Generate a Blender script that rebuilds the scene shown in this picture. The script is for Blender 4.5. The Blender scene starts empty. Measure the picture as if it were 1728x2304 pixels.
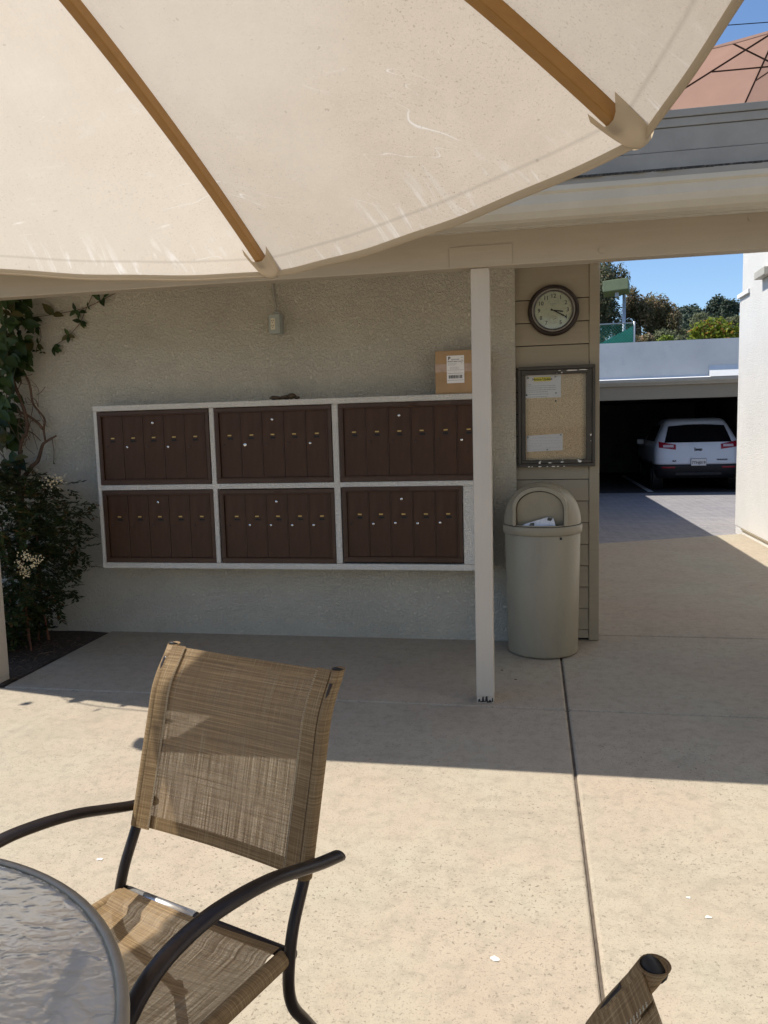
import bpy, bmesh, math, random
import numpy as np
from mathutils import Vector, Matrix

# ------------------------------------------------------------------ camera, sky, sun, exposure
sc = bpy.context.scene
COL = sc.collection
R = math.radians


def cam_axes(yaw, pitch, roll):
    f = Vector((-math.sin(yaw) * math.cos(pitch), math.cos(yaw) * math.cos(pitch), -math.sin(pitch)))
    r = Vector((math.cos(yaw), math.sin(yaw), 0)); u = r.cross(f)
    c, s = math.cos(roll), math.sin(roll)
    return r * c + u * s, u * c - r * s, f


cr, cu, cf = cam_axes(R(10.81), R(6.21), R(-1.54))
cd = bpy.data.cameras.new('camera')
cam = bpy.data.objects.new('camera', cd); COL.objects.link(cam)
m = Matrix.Identity(4)
for i in range(3):
    m[i][0], m[i][1], m[i][2] = cr[i], cu[i], -cf[i]
m[0][3], m[1][3], m[2][3] = 0.0, 0.0, 1.5
cam.matrix_world = m
cd.sensor_fit = 'HORIZONTAL'; cd.sensor_width = 36; cd.lens = 36.66
cd.clip_start = 0.02; cd.clip_end = 2000
sc.camera = cam

SUN = Vector((-0.635, 0.118, 1.0)).normalized()
world = bpy.data.worlds.new('World'); sc.world = world; world.use_nodes = True
wn = world.node_tree.nodes; wl = world.node_tree.links
for n in list(wn): wn.remove(n)
sky = wn.new('ShaderNodeTexSky'); sky.sky_type = 'NISHITA'; sky.sun_disc = False
sky.sun_elevation = math.asin(SUN.z); sky.sun_rotation = math.atan2(SUN.x, SUN.y)
sky.air_density = 1.0; sky.dust_density = 0.3; sky.ozone_density = 6.0; sky.altitude = 50
bg = wn.new('ShaderNodeBackground'); bg.inputs[1].default_value = 0.13
wo = wn.new('ShaderNodeOutputWorld')
wl.new(sky.outputs[0], bg.inputs[0]); wl.new(bg.outputs[0], wo.inputs[0])
sl = bpy.data.lights.new('sun', 'SUN'); sl.energy = 5.0; sl.angle = R(0.5); sl.color = (1.0, 0.955, 0.88)
so = bpy.data.objects.new('sun', sl); COL.objects.link(so)
so.rotation_euler = SUN.to_track_quat('Z', 'Y').to_euler(); so.location = (-7, 2, 10)
vs = sc.view_settings
sc.display_settings.display_device = 'sRGB'
vs.view_transform = 'Standard'; vs.look = 'None'; vs.gamma = 1.0; vs.exposure = 0.36
vs.use_curve_mapping = False
sc.render.engine = 'CYCLES'
sc.cycles.use_denoising = True
sc.cycles.max_bounces = 10; sc.cycles.diffuse_bounces = 8; sc.cycles.transparent_max_bounces = 16
sc.cycles.transmission_bounces = 8; sc.cycles.sample_clamp_indirect = 6.0
sc.cycles.caustics_reflective = False; sc.cycles.caustics_refractive = False
sc.render.film_transparent = False


# ------------------------------------------------------------------ materials
def newmat(name):
    mt = bpy.data.materials.new(name); mt.use_nodes = True
    nt = mt.node_tree
    for n in list(nt.nodes): nt.nodes.remove(n)
    out = nt.nodes.new('ShaderNodeOutputMaterial')
    return mt, nt, out


def N(nt, t, **k):
    n = nt.nodes.new(t)
    for a, v in k.items():
        if a.startswith('i_'): n.inputs[a[2:].replace('_', ' ')].default_value = v
        else: setattr(n, a, v)
    return n


def mixc(nt, fac, a, b, mode='MIX'):
    x = nt.nodes.new('ShaderNodeMix'); x.data_type = 'RGBA'; x.blend_type = mode
    for sock, v in ((x.inputs[0], fac), (x.inputs[6], a), (x.inputs[7], b)):
        if hasattr(v, 'is_linked') or hasattr(v, 'links'): nt.links.new(v, sock)
        elif isinstance(v, (tuple, list)): sock.default_value = (v[0], v[1], v[2], 1)
        else: sock.default_value = v
    return x.outputs[2]


def noise(nt, vec, scale, detail=3, rough=.55, dist=0.0):
    n = nt.nodes.new('ShaderNodeTexNoise')
    n.inputs['Scale'].default_value = scale; n.inputs['Detail'].default_value = detail
    n.inputs['Roughness'].default_value = rough; n.inputs['Distortion'].default_value = dist
    if vec is not None: nt.links.new(vec, n.inputs['Vector'])
    return n.outputs['Fac']


def ramp(nt, src, *stops):
    n = nt.nodes.new('ShaderNodeValToRGB'); nt.links.new(src, n.inputs[0])
    e = n.color_ramp.elements
    while len(e) < len(stops): e.new(.5)
    for el, (p, c) in zip(e, stops):
        el.position = p
        el.color = (c, c, c, 1) if not isinstance(c, (tuple, list)) else (c[0], c[1], c[2], 1)
    return n.outputs[0]


def coords(nt, kind='Object', scale=None, rot=None):
    n = nt.nodes.new('ShaderNodeTexCoord'); o = n.outputs[kind]
    if scale or rot:
        mp = nt.nodes.new('ShaderNodeMapping')
        if scale: mp.inputs['Scale'].default_value = scale
        if rot: mp.inputs['Rotation'].default_value = rot
        nt.links.new(o, mp.inputs[0]); o = mp.outputs[0]
    return o


def mathn(nt, op, a, b=None):
    n = nt.nodes.new('ShaderNodeMath'); n.operation = op
    for i, v in enumerate((a, b)):
        if v is None: continue
        if isinstance(v, (int, float)): n.inputs[i].default_value = v
        else: nt.links.new(v, n.inputs[i])
    return n.outputs[0]


def bumpn(nt, h, strength, dist, normal=None):
    b = nt.nodes.new('ShaderNodeBump'); b.inputs['Strength'].default_value = strength
    b.inputs['Distance'].default_value = dist; nt.links.new(h, b.inputs['Height'])
    if normal is not None: nt.links.new(normal, b.inputs['Normal'])
    return b.outputs[0]


def principled(nt, out, col, rough=.6, normal=None, metal=0.0, spec=.5, trans=0.0, ior=1.45):
    p = nt.nodes.new('ShaderNodeBsdfPrincipled')
    if isinstance(col, (tuple, list)): p.inputs['Base Color'].default_value = (col[0], col[1], col[2], 1)
    else: nt.links.new(col, p.inputs['Base Color'])
    if isinstance(rough, (int, float)): p.inputs['Roughness'].default_value = rough
    else: nt.links.new(rough, p.inputs['Roughness'])
    p.inputs['Metallic'].default_value = metal
    p.inputs['Specular IOR Level'].default_value = spec
    p.inputs['Transmission Weight'].default_value = trans; p.inputs['IOR'].default_value = ior
    if normal is not None: nt.links.new(normal, p.inputs['Normal'])
    if out is not None: nt.links.new(p.outputs[0], out.inputs[0])
    return p


def pm(name, col, rough=.6, var=.12, vscale=6, bump=.0, bscale=80, bdist=.003, metal=0.0, spec=.4, stretch=None, grime=None, gscale=3, gamt=.5):
    mt, nt, out = newmat(name)
    v = coords(nt, 'Object', stretch)
    n1 = noise(nt, v, vscale, 5, .6)
    a = tuple(c * (1 - var) for c in col); b = tuple(min(1, c * (1 + var)) for c in col)
    c = mixc(nt, ramp(nt, n1, (.3, 0.), (.7, 1.)), a, b)
    if grime:
        g = noise(nt, v, gscale, 6, .65)
        c = mixc(nt, mathn(nt, 'MULTIPLY', ramp(nt, g, (.5, 0.), (.75, 1.)), gamt), c, grime)
    nrm = bumpn(nt, noise(nt, v, bscale, 4, .6), bump, bdist) if bump else None
    principled(nt, out, c, rough, nrm, metal, spec)
    return mt


def stucco(name, col, var=.07, scale=55, strength=.9, dist=.006, stain=None):
    mt, nt, out = newmat(name)
    v = coords(nt)
    h1 = noise(nt, v, scale, 4, .6, .8); h2 = noise(nt, v, scale * 3.1, 3, .6)
    h = mathn(nt, 'ADD', ramp(nt, h1, (.38, 0.), (.62, 1.)), mathn(nt, 'MULTIPLY', h2, .45))
    big = noise(nt, v, 1.3, 4, .6)
    c = mixc(nt, ramp(nt, big, (.35, 0.), (.65, 1.)), tuple(x * (1 - var) for x in col), tuple(x * (1 + var) for x in col))
    c = mixc(nt, mathn(nt, 'MULTIPLY', ramp(nt, h1, (.3, 1.), (.5, 0.)), .22), c, tuple(x * .6 for x in col))
    if stain:
        c = mixc(nt, mathn(nt, 'MULTIPLY', ramp(nt, noise(nt, v, 4.5, 6, .7), (.56, 0.), (.72, 1.)), .35), c, stain)
    principled(nt, out, c, .9, bumpn(nt, h, strength, dist), spec=.15)
    return mt


def concrete(name, ca, cb, pits=.62):
    mt, nt, out = newmat(name)
    v = coords(nt)
    big = noise(nt, v, .9, 5, .6); mid = noise(nt, v, 7, 5, .65); fine = noise(nt, v, 260, 3, .7); grain = noise(nt, v, 90, 3, .6)
    c = mixc(nt, ramp(nt, big, (.35, 0.), (.65, 1.)), ca, cb)
    c = mixc(nt, mathn(nt, 'MULTIPLY', ramp(nt, mid, (.42, 0.), (.7, 1.)), .30), c, tuple(x * .80 for x in cb))
    c = mixc(nt, ramp(nt, fine, (.3, .42), (.7, 0.)), c, tuple(x * .58 for x in ca))
    c = mixc(nt, ramp(nt, fine, (.62, 0.), (.8, .35)), c, (.60, .54, .44))
    st_a = noise(nt, coords(nt, 'Object', (1, 1, 1), (0, 0, .4)), 2.4, 7, .72, .6)
    c = mixc(nt, mathn(nt, 'MULTIPLY', ramp(nt, st_a, (.50, 0.), (.72, 1.)), .42), c, tuple(x * .62 for x in ca))
    st_b = noise(nt, v, 17, 6, .75)
    c = mixc(nt, ramp(nt, st_b, (.48, 0.), (.70, .62)), c, tuple(x * .58 for x in ca))
    pit = noise(nt, v, 84, 3, .55, .5); dens = noise(nt, v, 1.6, 3, .6)
    pf = mathn(nt, 'MULTIPLY', ramp(nt, pit, (.62, 0.), (.68, 1.)), ramp(nt, dens, (.36, .2), (.60, 1.)))
    c = mixc(nt, mathn(nt, 'MULTIPLY', pf, pits), c, (.10, .08, .06))
    bpit = mathn(nt, 'SUBTRACT', mathn(nt, 'MULTIPLY', grain, .35), pf)
    spots = noise(nt, v, 160, 2, .5)
    c = mixc(nt, ramp(nt, spots, (.60, 0.), (.70, .55)), c, (.14, .11, .085))
    principled(nt, out, c, .85, bumpn(nt, mathn(nt, 'ADD', bpit, mathn(nt, 'MULTIPLY', fine, .25)), .55, .004), spec=.2)
    return mt


def wood(name, col, axis='X', grain=.25, rough=.55, bump=.25, dark=.6, spec=.35):
    mt, nt, out = newmat(name)
    sc_ = {'X': (.6, 9, 9), 'Y': (9, .6, 9), 'Z': (9, 9, .6)}[axis]
    v = coords(nt, 'Object', sc_)
    g = noise(nt, v, 5, 6, .65, .6)
    g2 = noise(nt, coords(nt), 2.2, 4, .6)
    c = mixc(nt, ramp(nt, g, (.35, grain), (.65, 0.)), col, tuple(x * dark for x in col))
    c = mixc(nt, ramp(nt, g2, (.4, 0.), (.7, .25)), c, tuple(x * .8 for x in col))
    principled(nt, out, c, rough, bumpn(nt, g, bump, .004), spec=spec)
    return mt


def leafmat(name, ca, cb, rough=.5, trans=.35, cc=None):
    mt, nt, out = newmat(name)
    g = nt.nodes.new('ShaderNodeObjectInfo' if name == 'vine_leaf' else 'ShaderNodeNewGeometry')
    rnd = g.outputs['Random' if name == 'vine_leaf' else 'Random Per Island']
    c = mixc(nt, rnd, ca, cb)
    if cc:
        c = mixc(nt, ramp(nt, rnd, (.80, 0.), (.9, 1.)), c, cc)
    p = principled(nt, None, c, rough, spec=.35)
    tr = nt.nodes.new('ShaderNodeBsdfTranslucent'); nt.links.new(c, tr.inputs[0])
    mx = nt.nodes.new('ShaderNodeMixShader'); mx.inputs[0].default_value = trans
    nt.links.new(p.outputs[0], mx.inputs[1]); nt.links.new(tr.outputs[0], mx.inputs[2])
    nt.links.new(mx.outputs[0], out.inputs[0])
    return mt


def canopymat(name, col, tcol, tw, worn=True):
    mt, nt, out = newmat(name)
    v = coords(nt)
    big = noise(nt, v, 2.2, 4, .6)
    c = mixc(nt, ramp(nt, big, (.35, 0.), (.65, 1.)), tuple(x * .93 for x in col), col)
    t = mixc(nt, ramp(nt, big, (.35, 0.), (.7, 1.)), tuple(x * .90 for x in tcol), tcol)
    nrm = None
    if worn:
        # mildew specks
        sp = noise(nt, v, 230, 2, .5); de = noise(nt, v, 2.6, 4, .6)
        sf = mathn(nt, 'MULTIPLY', ramp(nt, sp, (.60, 0.), (.74, 1.)), ramp(nt, de, (.38, .2), (.66, 1.)))
        dots = noise(nt, v, 70, 1, .4)
        sf = mathn(nt, 'MAXIMUM', mathn(nt, 'MULTIPLY', sf, .8), mathn(nt, 'MULTIPLY', ramp(nt, dots, (.775, 0.), (.80, 1.)), .55))
        c = mixc(nt, sf, c, (.30, .24, .16)); t = mixc(nt, sf, t, (.32, .26, .18))
        fine = noise(nt, v, 420, 2, .6); mot = noise(nt, v, 26, 5, .7)
        t = mixc(nt, ramp(nt, fine, (.35, .34), (.65, 0.)), t, tuple(x * .6 for x in tcol))
        t = mixc(nt, ramp(nt, mot, (.38, .15), (.62, 0.)), t, tuple(x * .62 for x in tcol))
        wash = noise(nt, v, 1.1, 3, .5)
        t = mixc(nt, ramp(nt, wash, (.40, 0.), (.62, .7)), t, (tcol[0] * .93, tcol[1] * 1.0, tcol[2] * 1.06))
        # worn thin creases that let more light through
        cf_ = None
        for ang, sc_, th_, lo in ((25, 2.3, .0024, .57), (-38, 3.3, .0022, .60), (70, 5.0, .0026, .63)):
            v2 = coords(nt, 'Object', (1.0, 5.5, 1.0), (0, 0, R(ang)))
            cz = noise(nt, v2, sc_, 2, .45, .0)
            line = ramp(nt, mathn(nt, 'ABSOLUTE', mathn(nt, 'SUBTRACT', cz, .5)), (.0, 1.), (th_, 0.))
            mask = ramp(nt, noise(nt, coords(nt, 'Object', (1, 1, 1), (.3 * ang, 0, 0)), 2.9, 4, .65), (lo, 0.), (lo + .07, 1.))
            ln_ = mathn(nt, 'MULTIPLY', line, mask); cf_ = ln_ if cf_ is None else mathn(nt, 'MAXIMUM', cf_, ln_)
        # puckers running in from the stitched edge
        sep = nt.nodes.new('ShaderNodeSeparateXYZ'); nt.links.new(coords(nt, 'UV'), sep.inputs[0])
        ed = ramp(nt, sep.outputs[1], (.90, 0.), (.985, 1.))
        pk_ = ramp(nt, noise(nt, coords(nt, 'UV', (34, 9, 1), (0, 0, R(8))), 1.0, 3, .65, .8), (.56, 0.), (.68, 1.))
        pm_ = ramp(nt, noise(nt, v, 2.3, 3, .6), (.42, 0.), (.58, 1.))
        pf_ = mathn(nt, 'MULTIPLY', mathn(nt, 'MULTIPLY', pk_, ed), pm_)
        soft = mathn(nt, 'MULTIPLY', ramp(nt, noise(nt, coords(nt, 'Object', (1, 3.0, 1), (0, 0, R(30))), 9, 6, .75, .9), (.58, 0.), (.78, .55)), ramp(nt, noise(nt, v, 1.7, 2, .5), (.50, 0.), (.64, 1.)))
        cf_ = mathn(nt, 'MAXIMUM', mathn(nt, 'MAXIMUM', cf_, mathn(nt, 'MULTIPLY', pf_, .8)), mathn(nt, 'MULTIPLY', soft, .7))
        t = mixc(nt, mathn(nt, 'MULTIPLY', cf_, .62), t, (1.0, .98, .93))
        hl = ramp(nt, mathn(nt, 'ABSOLUTE', mathn(nt, 'SUBTRACT', sep.outputs[1], .972)), (.0, .4), (.0016, 0.))
        t = mixc(nt, hl, t, tuple(x * .5 for x in tcol)); c = mixc(nt, hl, c, tuple(x * .6 for x in col))
        wr = mathn(nt, 'MULTIPLY', noise(nt, coords(nt, 'UV', (10, 1.5, 1)), 1.0, 3, .6), .5)
        nrm = bumpn(nt, mathn(nt, 'ADD', mathn(nt, 'ADD', noise(nt, v, 9, 4, .6), wr), mathn(nt, 'MULTIPLY', fine, .06)), .22, .012)
    d = nt.nodes.new('ShaderNodeBsdfDiffuse'); nt.links.new(c, d.inputs[0])
    tr = nt.nodes.new('ShaderNodeBsdfTranslucent'); nt.links.new(t, tr.inputs[0])
    if nrm is not None:
        nt.links.new(nrm, d.inputs['Normal']); nt.links.new(nrm, tr.inputs['Normal'])
    mx = nt.nodes.new('ShaderNodeMixShader'); mx.inputs[0].default_value = tw
    nt.links.new(d.outputs[0], mx.inputs[1]); nt.links.new(tr.outputs[0], mx.inputs[2])
    nt.links.new(mx.outputs[0], out.inputs[0])
    return mt


def slingmat(name, alpha):
    """woven vinyl sling: cross stripes (v) and fine lengthwise threads (u), part open weave"""
    mt, nt, out = newmat(name)
    a = noise(nt, coords(nt, 'UV', (5, 520, 1)), 1.0, 2, .6); b = noise(nt, coords(nt, 'UV', (430, 6, 1)), 1.0, 2, .6)
    a2 = noise(nt, coords(nt, 'UV', (2.0, 230, 1)), 1.0, 3, .7); b2 = noise(nt, coords(nt, 'UV', (190, 2.2, 1)), 1.0, 3, .7)
    c = mixc(nt, ramp(nt, a2, (.36, 0.), (.64, 1.)), (.19, .12, .055), (.385, .265, .135))
    c = mixc(nt, ramp(nt, a, (.38, .55), (.60, 0.)), c, (.15, .09, .042))
    c = mixc(nt, ramp(nt, b, (.56, 0.), (.72, .55)), c, (.52, .41, .235))
    c = mixc(nt, ramp(nt, b2, (.36, .35), (.5, 0.)), c, (.14, .088, .045))
    p = principled(nt, None, c, .6, bumpn(nt, mathn(nt, 'ADD', a, b), .3, .002), spec=.25)
    tl = nt.nodes.new('ShaderNodeBsdfTranslucent'); nt.links.new(c, tl.inputs[0])
    m1 = nt.nodes.new('ShaderNodeMixShader'); m1.inputs[0].default_value = .18
    nt.links.new(p.outputs[0], m1.inputs[1]); nt.links.new(tl.outputs[0], m1.inputs[2])
    if alpha > 0:
        tp = nt.nodes.new('ShaderNodeBsdfTransparent')
        hole = mathn(nt, 'MULTIPLY', ramp(nt, b, (.38, .15), (.62, 1.)), mathn(nt, 'MULTIPLY', ramp(nt, a, (.36, 1.), (.66, .25)), ramp(nt, b2, (.35, .55), (.62, 1.))))
        m2 = nt.nodes.new('ShaderNodeMixShader')
        nt.links.new(mathn(nt, 'MULTIPLY', hole, alpha), m2.inputs[0])
        nt.links.new(m1.outputs[0], m2.inputs[1]); nt.links.new(tp.outputs[0], m2.inputs[2])
        nt.links.new(m2.outputs[0], out.inputs[0])
    else:
        nt.links.new(m1.outputs[0], out.inputs[0])
    return mt


def pavermat(name):
    mt, nt, out = newmat(name)
    v = coords(nt, 'Object', (1, 1, 1), (0, 0, R(45)))
    b = nt.nodes.new('ShaderNodeTexBrick'); nt.links.new(v, b.inputs[0])
    b.inputs['Color1'].default_value = (.255, .24, .245, 1); b.inputs['Color2'].default_value = (.195, .19, .20, 1)
    b.inputs['Mortar'].default_value = (.35, .33, .315, 1); b.inputs['Scale'].default_value = 4.5
    b.inputs['Mortar Size'].default_value = .03; b.inputs['Brick Width'].default_value = .9; b.inputs['Row Height'].default_value = .45
    c = mixc(nt, ramp(nt, noise(nt, coords(nt), 1.5, 5, .6), (.35, .0), (.7, .4)), b.outputs[0], (.165, .16, .168))
    c = mixc(nt, ramp(nt, noise(nt, coords(nt), 30, 3, .6), (.5, 0.), (.75, .4)), c, (.42, .38, .33))
    principled(nt, out, c, .85, bumpn(nt, b.outputs['Fac'], -.4, .004), spec=.2)
    return mt


def glassmat(name):
    mt, nt, out = newmat(name)
    v = coords(nt, 'Object', (1.0, 1.55, 1.0), (0, 0, R(-12)))
    h = noise(nt, v, 29, 2, .35, .3)
    nrm = bumpn(nt, ramp(nt, h, (.25, 0.), (.75, 1.)), .58, .0055)
    p = principled(nt, None, (.94, .97, .97), .14, nrm, trans=1.0, ior=1.38)
    df = nt.nodes.new('ShaderNodeBsdfDiffuse'); df.inputs[0].default_value = (.70, .71, .70, 1); nt.links.new(nrm, df.inputs['Normal'])
    mx = nt.nodes.new('ShaderNodeMixShader'); mx.inputs[0].default_value = .36
    nt.links.new(p.outputs[0], mx.inputs[1]); nt.links.new(df.outputs[0], mx.inputs[2])
    nt.links.new(mx.outputs[0], out.inputs[0])
    return mt


def plainglass(name, rough=.0):
    mt, nt, out = newmat(name)
    tp = nt.nodes.new('ShaderNodeBsdfTransparent')
    gl = nt.nodes.new('ShaderNodeBsdfGlossy'); gl.inputs['Roughness'].default_value = rough
    fr = nt.nodes.new('ShaderNodeFresnel'); fr.inputs[0].default_value = 1.45
    mx = nt.nodes.new('ShaderNodeMixShader')
    nt.links.new(fr.outputs[0], mx.inputs[0]); nt.links.new(tp.outputs[0], mx.inputs[1]); nt.links.new(gl.outputs[0], mx.inputs[2])
    nt.links.new(mx.outputs[0], out.inputs[0])
    return mt


def corkmat(name):
    mt, nt, out = newmat(name)
    v = coords(nt)
    a = noise(nt, v, 230, 3, .7); b = noise(nt, v, 520, 2, .6)
    c = mixc(nt, ramp(nt, a, (.30, 0.), (.58, 1.)), (.36, .22, .10), (.86, .66, .40))
    c = mixc(nt, ramp(nt, b, (.30, .75), (.42, 0.)), c, (.08, .045, .02))
    principled(nt, out, c, .95, bumpn(nt, a, .4, .002), spec=.1)
    return mt


MT = {}
MT['concrete'] = concrete('tan_concrete', (.445, .395, .295), (.46, .36, .27))
MT['soil'] = pm('dark_soil', (.06, .042, .03), .95, .5, 30, .9, 60, .02, grime=(.15, .12, .08), gscale=45, gamt=.5)
MT['ground'] = pm('dry_ground', (.16, .13, .09), .95, .3, 2)
MT['dark_base'] = pm('joint_dirt', (.12, .095, .072), .95, .3, 20)
MT['paver'] = pavermat('brick_pavers')
MT['stucco'] = stucco('tan_stucco', (.68, .62, .50), .07, 60, 1.0, .011, stain=(.5, .43, .33))
MT['stucco_light'] = stucco('pale_stucco', (.82, .77, .68), .05, 95, .9, .006)
MT['stucco_white'] = stucco('white_stucco', (.74, .72, .68), .03, 75, .8, .005)
MT['parapet'] = stucco('grey_parapet_paint', (.80, .775, .72), .06, 120, .2, .002, stain=(.6, .61, .61))
MT['taupe'] = wood('taupe_painted_wood', (.34, .285, .20), 'X', .16, .5, .22)
MT['taupe_beam'] = wood('taupe_painted_beam', (.42, .36, .275), 'X', .14, .5, .3)
MT['taupe_post'] = wood('pale_taupe_post_paint', (.52, .465, .385), 'Z', .12, .5, .2)
MT['gutter'] = pm('gutter_paint', (.46, .42, .34), .45, .06, 5, .05, 30)
MT['grey_board'] = pm('grey_roof_board', (.295, .275, .24), .7, .12, 4, .2, 60, .002)
MT['shingle'] = pm('black_shingle', (.035, .034, .033), .95, .4, 30, .6, 120, .004, grime=(.2, .19, .17), gscale=90, gamt=.6)
MT['brown'] = pm('brown_enamel', (.066, .032, .018), .40, .18, 9, .05, 60, .001, spec=.2, stretch=(2, 2, .5), grime=(.085, .06, .042), gscale=5, gamt=.5)
MT['brown_frame'] = pm('brown_frame_enamel', (.070, .038, .024), .38, .15, 9, .05, 60, .001, spec=.3)
MT['black'] = pm('black_slot', (.012, .01, .009), .6, .1, 6)
MT['brass'] = pm('brass_plate', (.46, .31, .11), .45, .15, 40, metal=.6)
MT['chrome'] = pm('bright_metal', (.75, .73, .70), .25, .1, 40, metal=1.0)
MT['painted_lock'] = pm('painted_lock', (.055, .032, .022), .45, .1, 40)
MT['outlet_grey'] = pm('outlet_box_grey', (.36, .38, .34), .5, .1, 30)
MT['ivory'] = pm('ivory_plastic', (.68, .62, .46), .4, .05, 30)
MT['cardboard'] = pm('cardboard', (.40, .255, .13), .85, .08, 8, .15, 50, .002)
MT['tape'] = pm('clear_tape', (.45, .31, .22), .25, .15, 20, spec=.6)
MT['paper'] = pm('white_paper', (.80, .77, .73), .8, .03, 12)
MT['ink'] = pm('black_ink', (.03, .03, .03), .8, .1, 30)
MT['faint_ink'] = pm('faint_ink', (.42, .41, .42), .8, .15, 60)
MT['highlight'] = pm('yellow_highlight', (.80, .70, .08), .7, .04, 30)
MT['dark_frame'] = pm('dark_brown_board_frame', (.055, .046, .034), .5, .15, 10, .1, 60, .002)
MT['cork'] = corkmat('cork')
MT['clear'] = plainglass('clear_pane')
MT['chip'] = pm('bare_white_undercoat', (.72, .69, .62), .8, .1, 40)
MT['clock_rim'] = pm('bronze_clock_rim', (.038, .026, .020), .4, .2, 20, .1, 50, .002, metal=.3)
MT['clock_ring'] = pm('worn_pewter_ring', (.24, .22, .19), .45, .25, 30, metal=.4)
MT['dial'] = pm('aged_green_dial', (.74, .78, .58), .7, .08, 12, grime=(.20, .21, .12), gscale=55, gamt=.35)
MT['can'] = pm('taupe_plastic', (.30, .26, .185), .40, .06, 3, .04, 120, .001, spec=.4, grime=(.19, .165, .125), gscale=7, gamt=.4, stretch=(1, 1, .4))
MT['news'] = pm('newsprint', (.62, .64, .70), .7, .2, 40)
MT['newsdark'] = pm('printed_page', (.10, .10, .09), .7, .8, 50)
MT['bark'] = pm('vine_bark', (.11, .065, .04), .9, .35, 25, .6, 60, .004, stretch=(1, 1, .3))
MT['twig'] = pm('dry_twig', (.17, .12, .085), .9, .3, 25)
MT['vine_leaf'] = leafmat('vine_leaf', (.016, .034, .008), (.060, .10, .022), .42, .3, (.09, .08, .025))
MT['nandina'] = leafmat('nandina_leaf', (.022, .040, .013), (.070, .095, .034), .38, .25, (.13, .075, .03))
MT['cream'] = pm('cream_blossom', (.74, .62, .38), .8, .15, 60)
MT['bamboo_red'] = pm('reddish_stem', (.14, .06, .035), .8, .3, 20)
MT['canopy'] = canopymat('cream_canvas', (.58, .515, .43), (.715, .60, .465), .58)
MT['hem'] = canopymat('cream_hem', (.60, .52, .41), (.55, .45, .32), .35, False)
MT['pocket'] = canopymat('cream_pocket', (.62, .55, .44), (.62, .52, .38), .45, False)
MT['terracotta'] = canopymat('faded_terracotta_canvas', (.43, .275, .21), (.43, .265, .20), .5, False)
MT['oak'] = wood('varnished_rib_wood', (.34, .175, .045), 'X', .3, .4, .1, .6, .5)
MT['dark_metal'] = pm('dark_umbrella_metal', (.035, .018, .013), .4, .2, 20, metal=.3)
MT['chair_metal'] = pm('dark_bronze_tube', (.030, .022, .019), .33, .2, 20, .04, 200, .001, metal=.45, spec=.5)
MT['bar_glint'] = pm('sunlit_bar_metal', (.55, .53, .50), .35, .15, 40, metal=.9)
MT['sling'] = slingmat('open_weave_sling', .46)
MT['sling_solid'] = slingmat('double_weave_sling', 0)
MT['thread'] = pm('pale_stitching', (.55, .47, .34), .9, .1, 50)
MT['table_rim'] = pm('taupe_table_rim', (.27, .235, .185), .38, .1, 20, metal=.35)
MT['table_glass'] = glassmat('rippled_glass')
MT['garage_dark'] = pm('shaded_garage_wall', (.12, .112, .104), .95, .2, 2)  # interior shade put into the wall colour, kept dark
MT['garage_wall'] = stucco('garage_wall', (.36, .33, .28), .05, 60, .4, .004)
MT['asphalt'] = pm('garage_asphalt', (.045, .044, .043), .9, .2, 5, .3, 150, .003)
MT['line'] = pm('worn_white_line', (.55, .55, .54), .8, .2, 14)
MT['white_paint'] = pm('white_paint', (.78, .77, .74), .6, .05, 6)
MT['car_white'] = pm('white_car_paint', (.72, .75, .80), .22, .02, 3, spec=.6)
MT['car_black'] = pm('black_car_plastic', (.018, .018, .02), .5, .2, 10)
MT['car_glass'] = pm('tinted_car_glass', (.006, .006, .008), .08, .1, 4, spec=.6)
MT['red_lamp'] = pm('red_lamp', (.32, .015, .03), .15, .1, 30, spec=.6)
MT['lamp_clear'] = pm('pale_lamp', (.62, .50, .52), .15, .1, 30, spec=.6)
MT['tyre'] = pm('tyre', (.02, .02, .02), .85, .1, 10)
MT['alloy'] = pm('alloy_wheel', (.4, .4, .42), .35, .1, 10, metal=.8)
MT['fence_green'] = pm('green_vinyl', (.06, .26, .18), .7, .2, 8)
MT['screen'] = canopymat('green_windscreen', (.10, .40, .31), (.10, .42, .32), .5, False)
MT['galv'] = pm('galvanised_pipe', (.45, .47, .48), .45, .1, 8, metal=.5)
MT['olive'] = pm('olive_lamp_housing', (.14, .17, .09), .55, .1, 6)
MT['hill'] = pm('hillside_scrub', (.055, .06, .03), .95, .4, .8, 1.0, 1.2, .3)
MT['trunk'] = pm('tree_bark', (.12, .09, .065), .95, .3, 8, .5, 20, .02)
MT['euc'] = leafmat('grey_green_leaf', (.075, .09, .045), (.20, .20, .115), .5, .42, (.32, .24, .14))
MT['bronze_leaf'] = leafmat('bronze_leaf', (.11, .105, .045), (.30, .24, .12), .5, .42, (.46, .31, .20))
MT['grey_leaf'] = leafmat('dull_grey_leaf', (.12, .135, .065), (.26, .27, .145), .6, .42)
MT['far_leaf'] = leafmat('far_dark_leaf', (.045, .065, .045), (.09, .115, .07), .6, .25)
MT['photinia'] = leafmat('glossy_yellow_green_leaf', (.13, .20, .02), (.36, .38, .045), .35, .4, (.44, .22, .06))
MT['lime'] = leafmat('lime_leaf', (.15, .22, .03), (.30, .35, .06), .45, .4)
MT['rag'] = pm('brown_leather', (.085, .058, .035), .8, .4, 30, .5, 60, .004)
MT['cable'] = pm('black_cable', (.02, .02, .025), .7, .1, 5)
MT['flue'] = pm('grey_pvc', (.33, .31, .26), .5, .1, 20)


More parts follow.
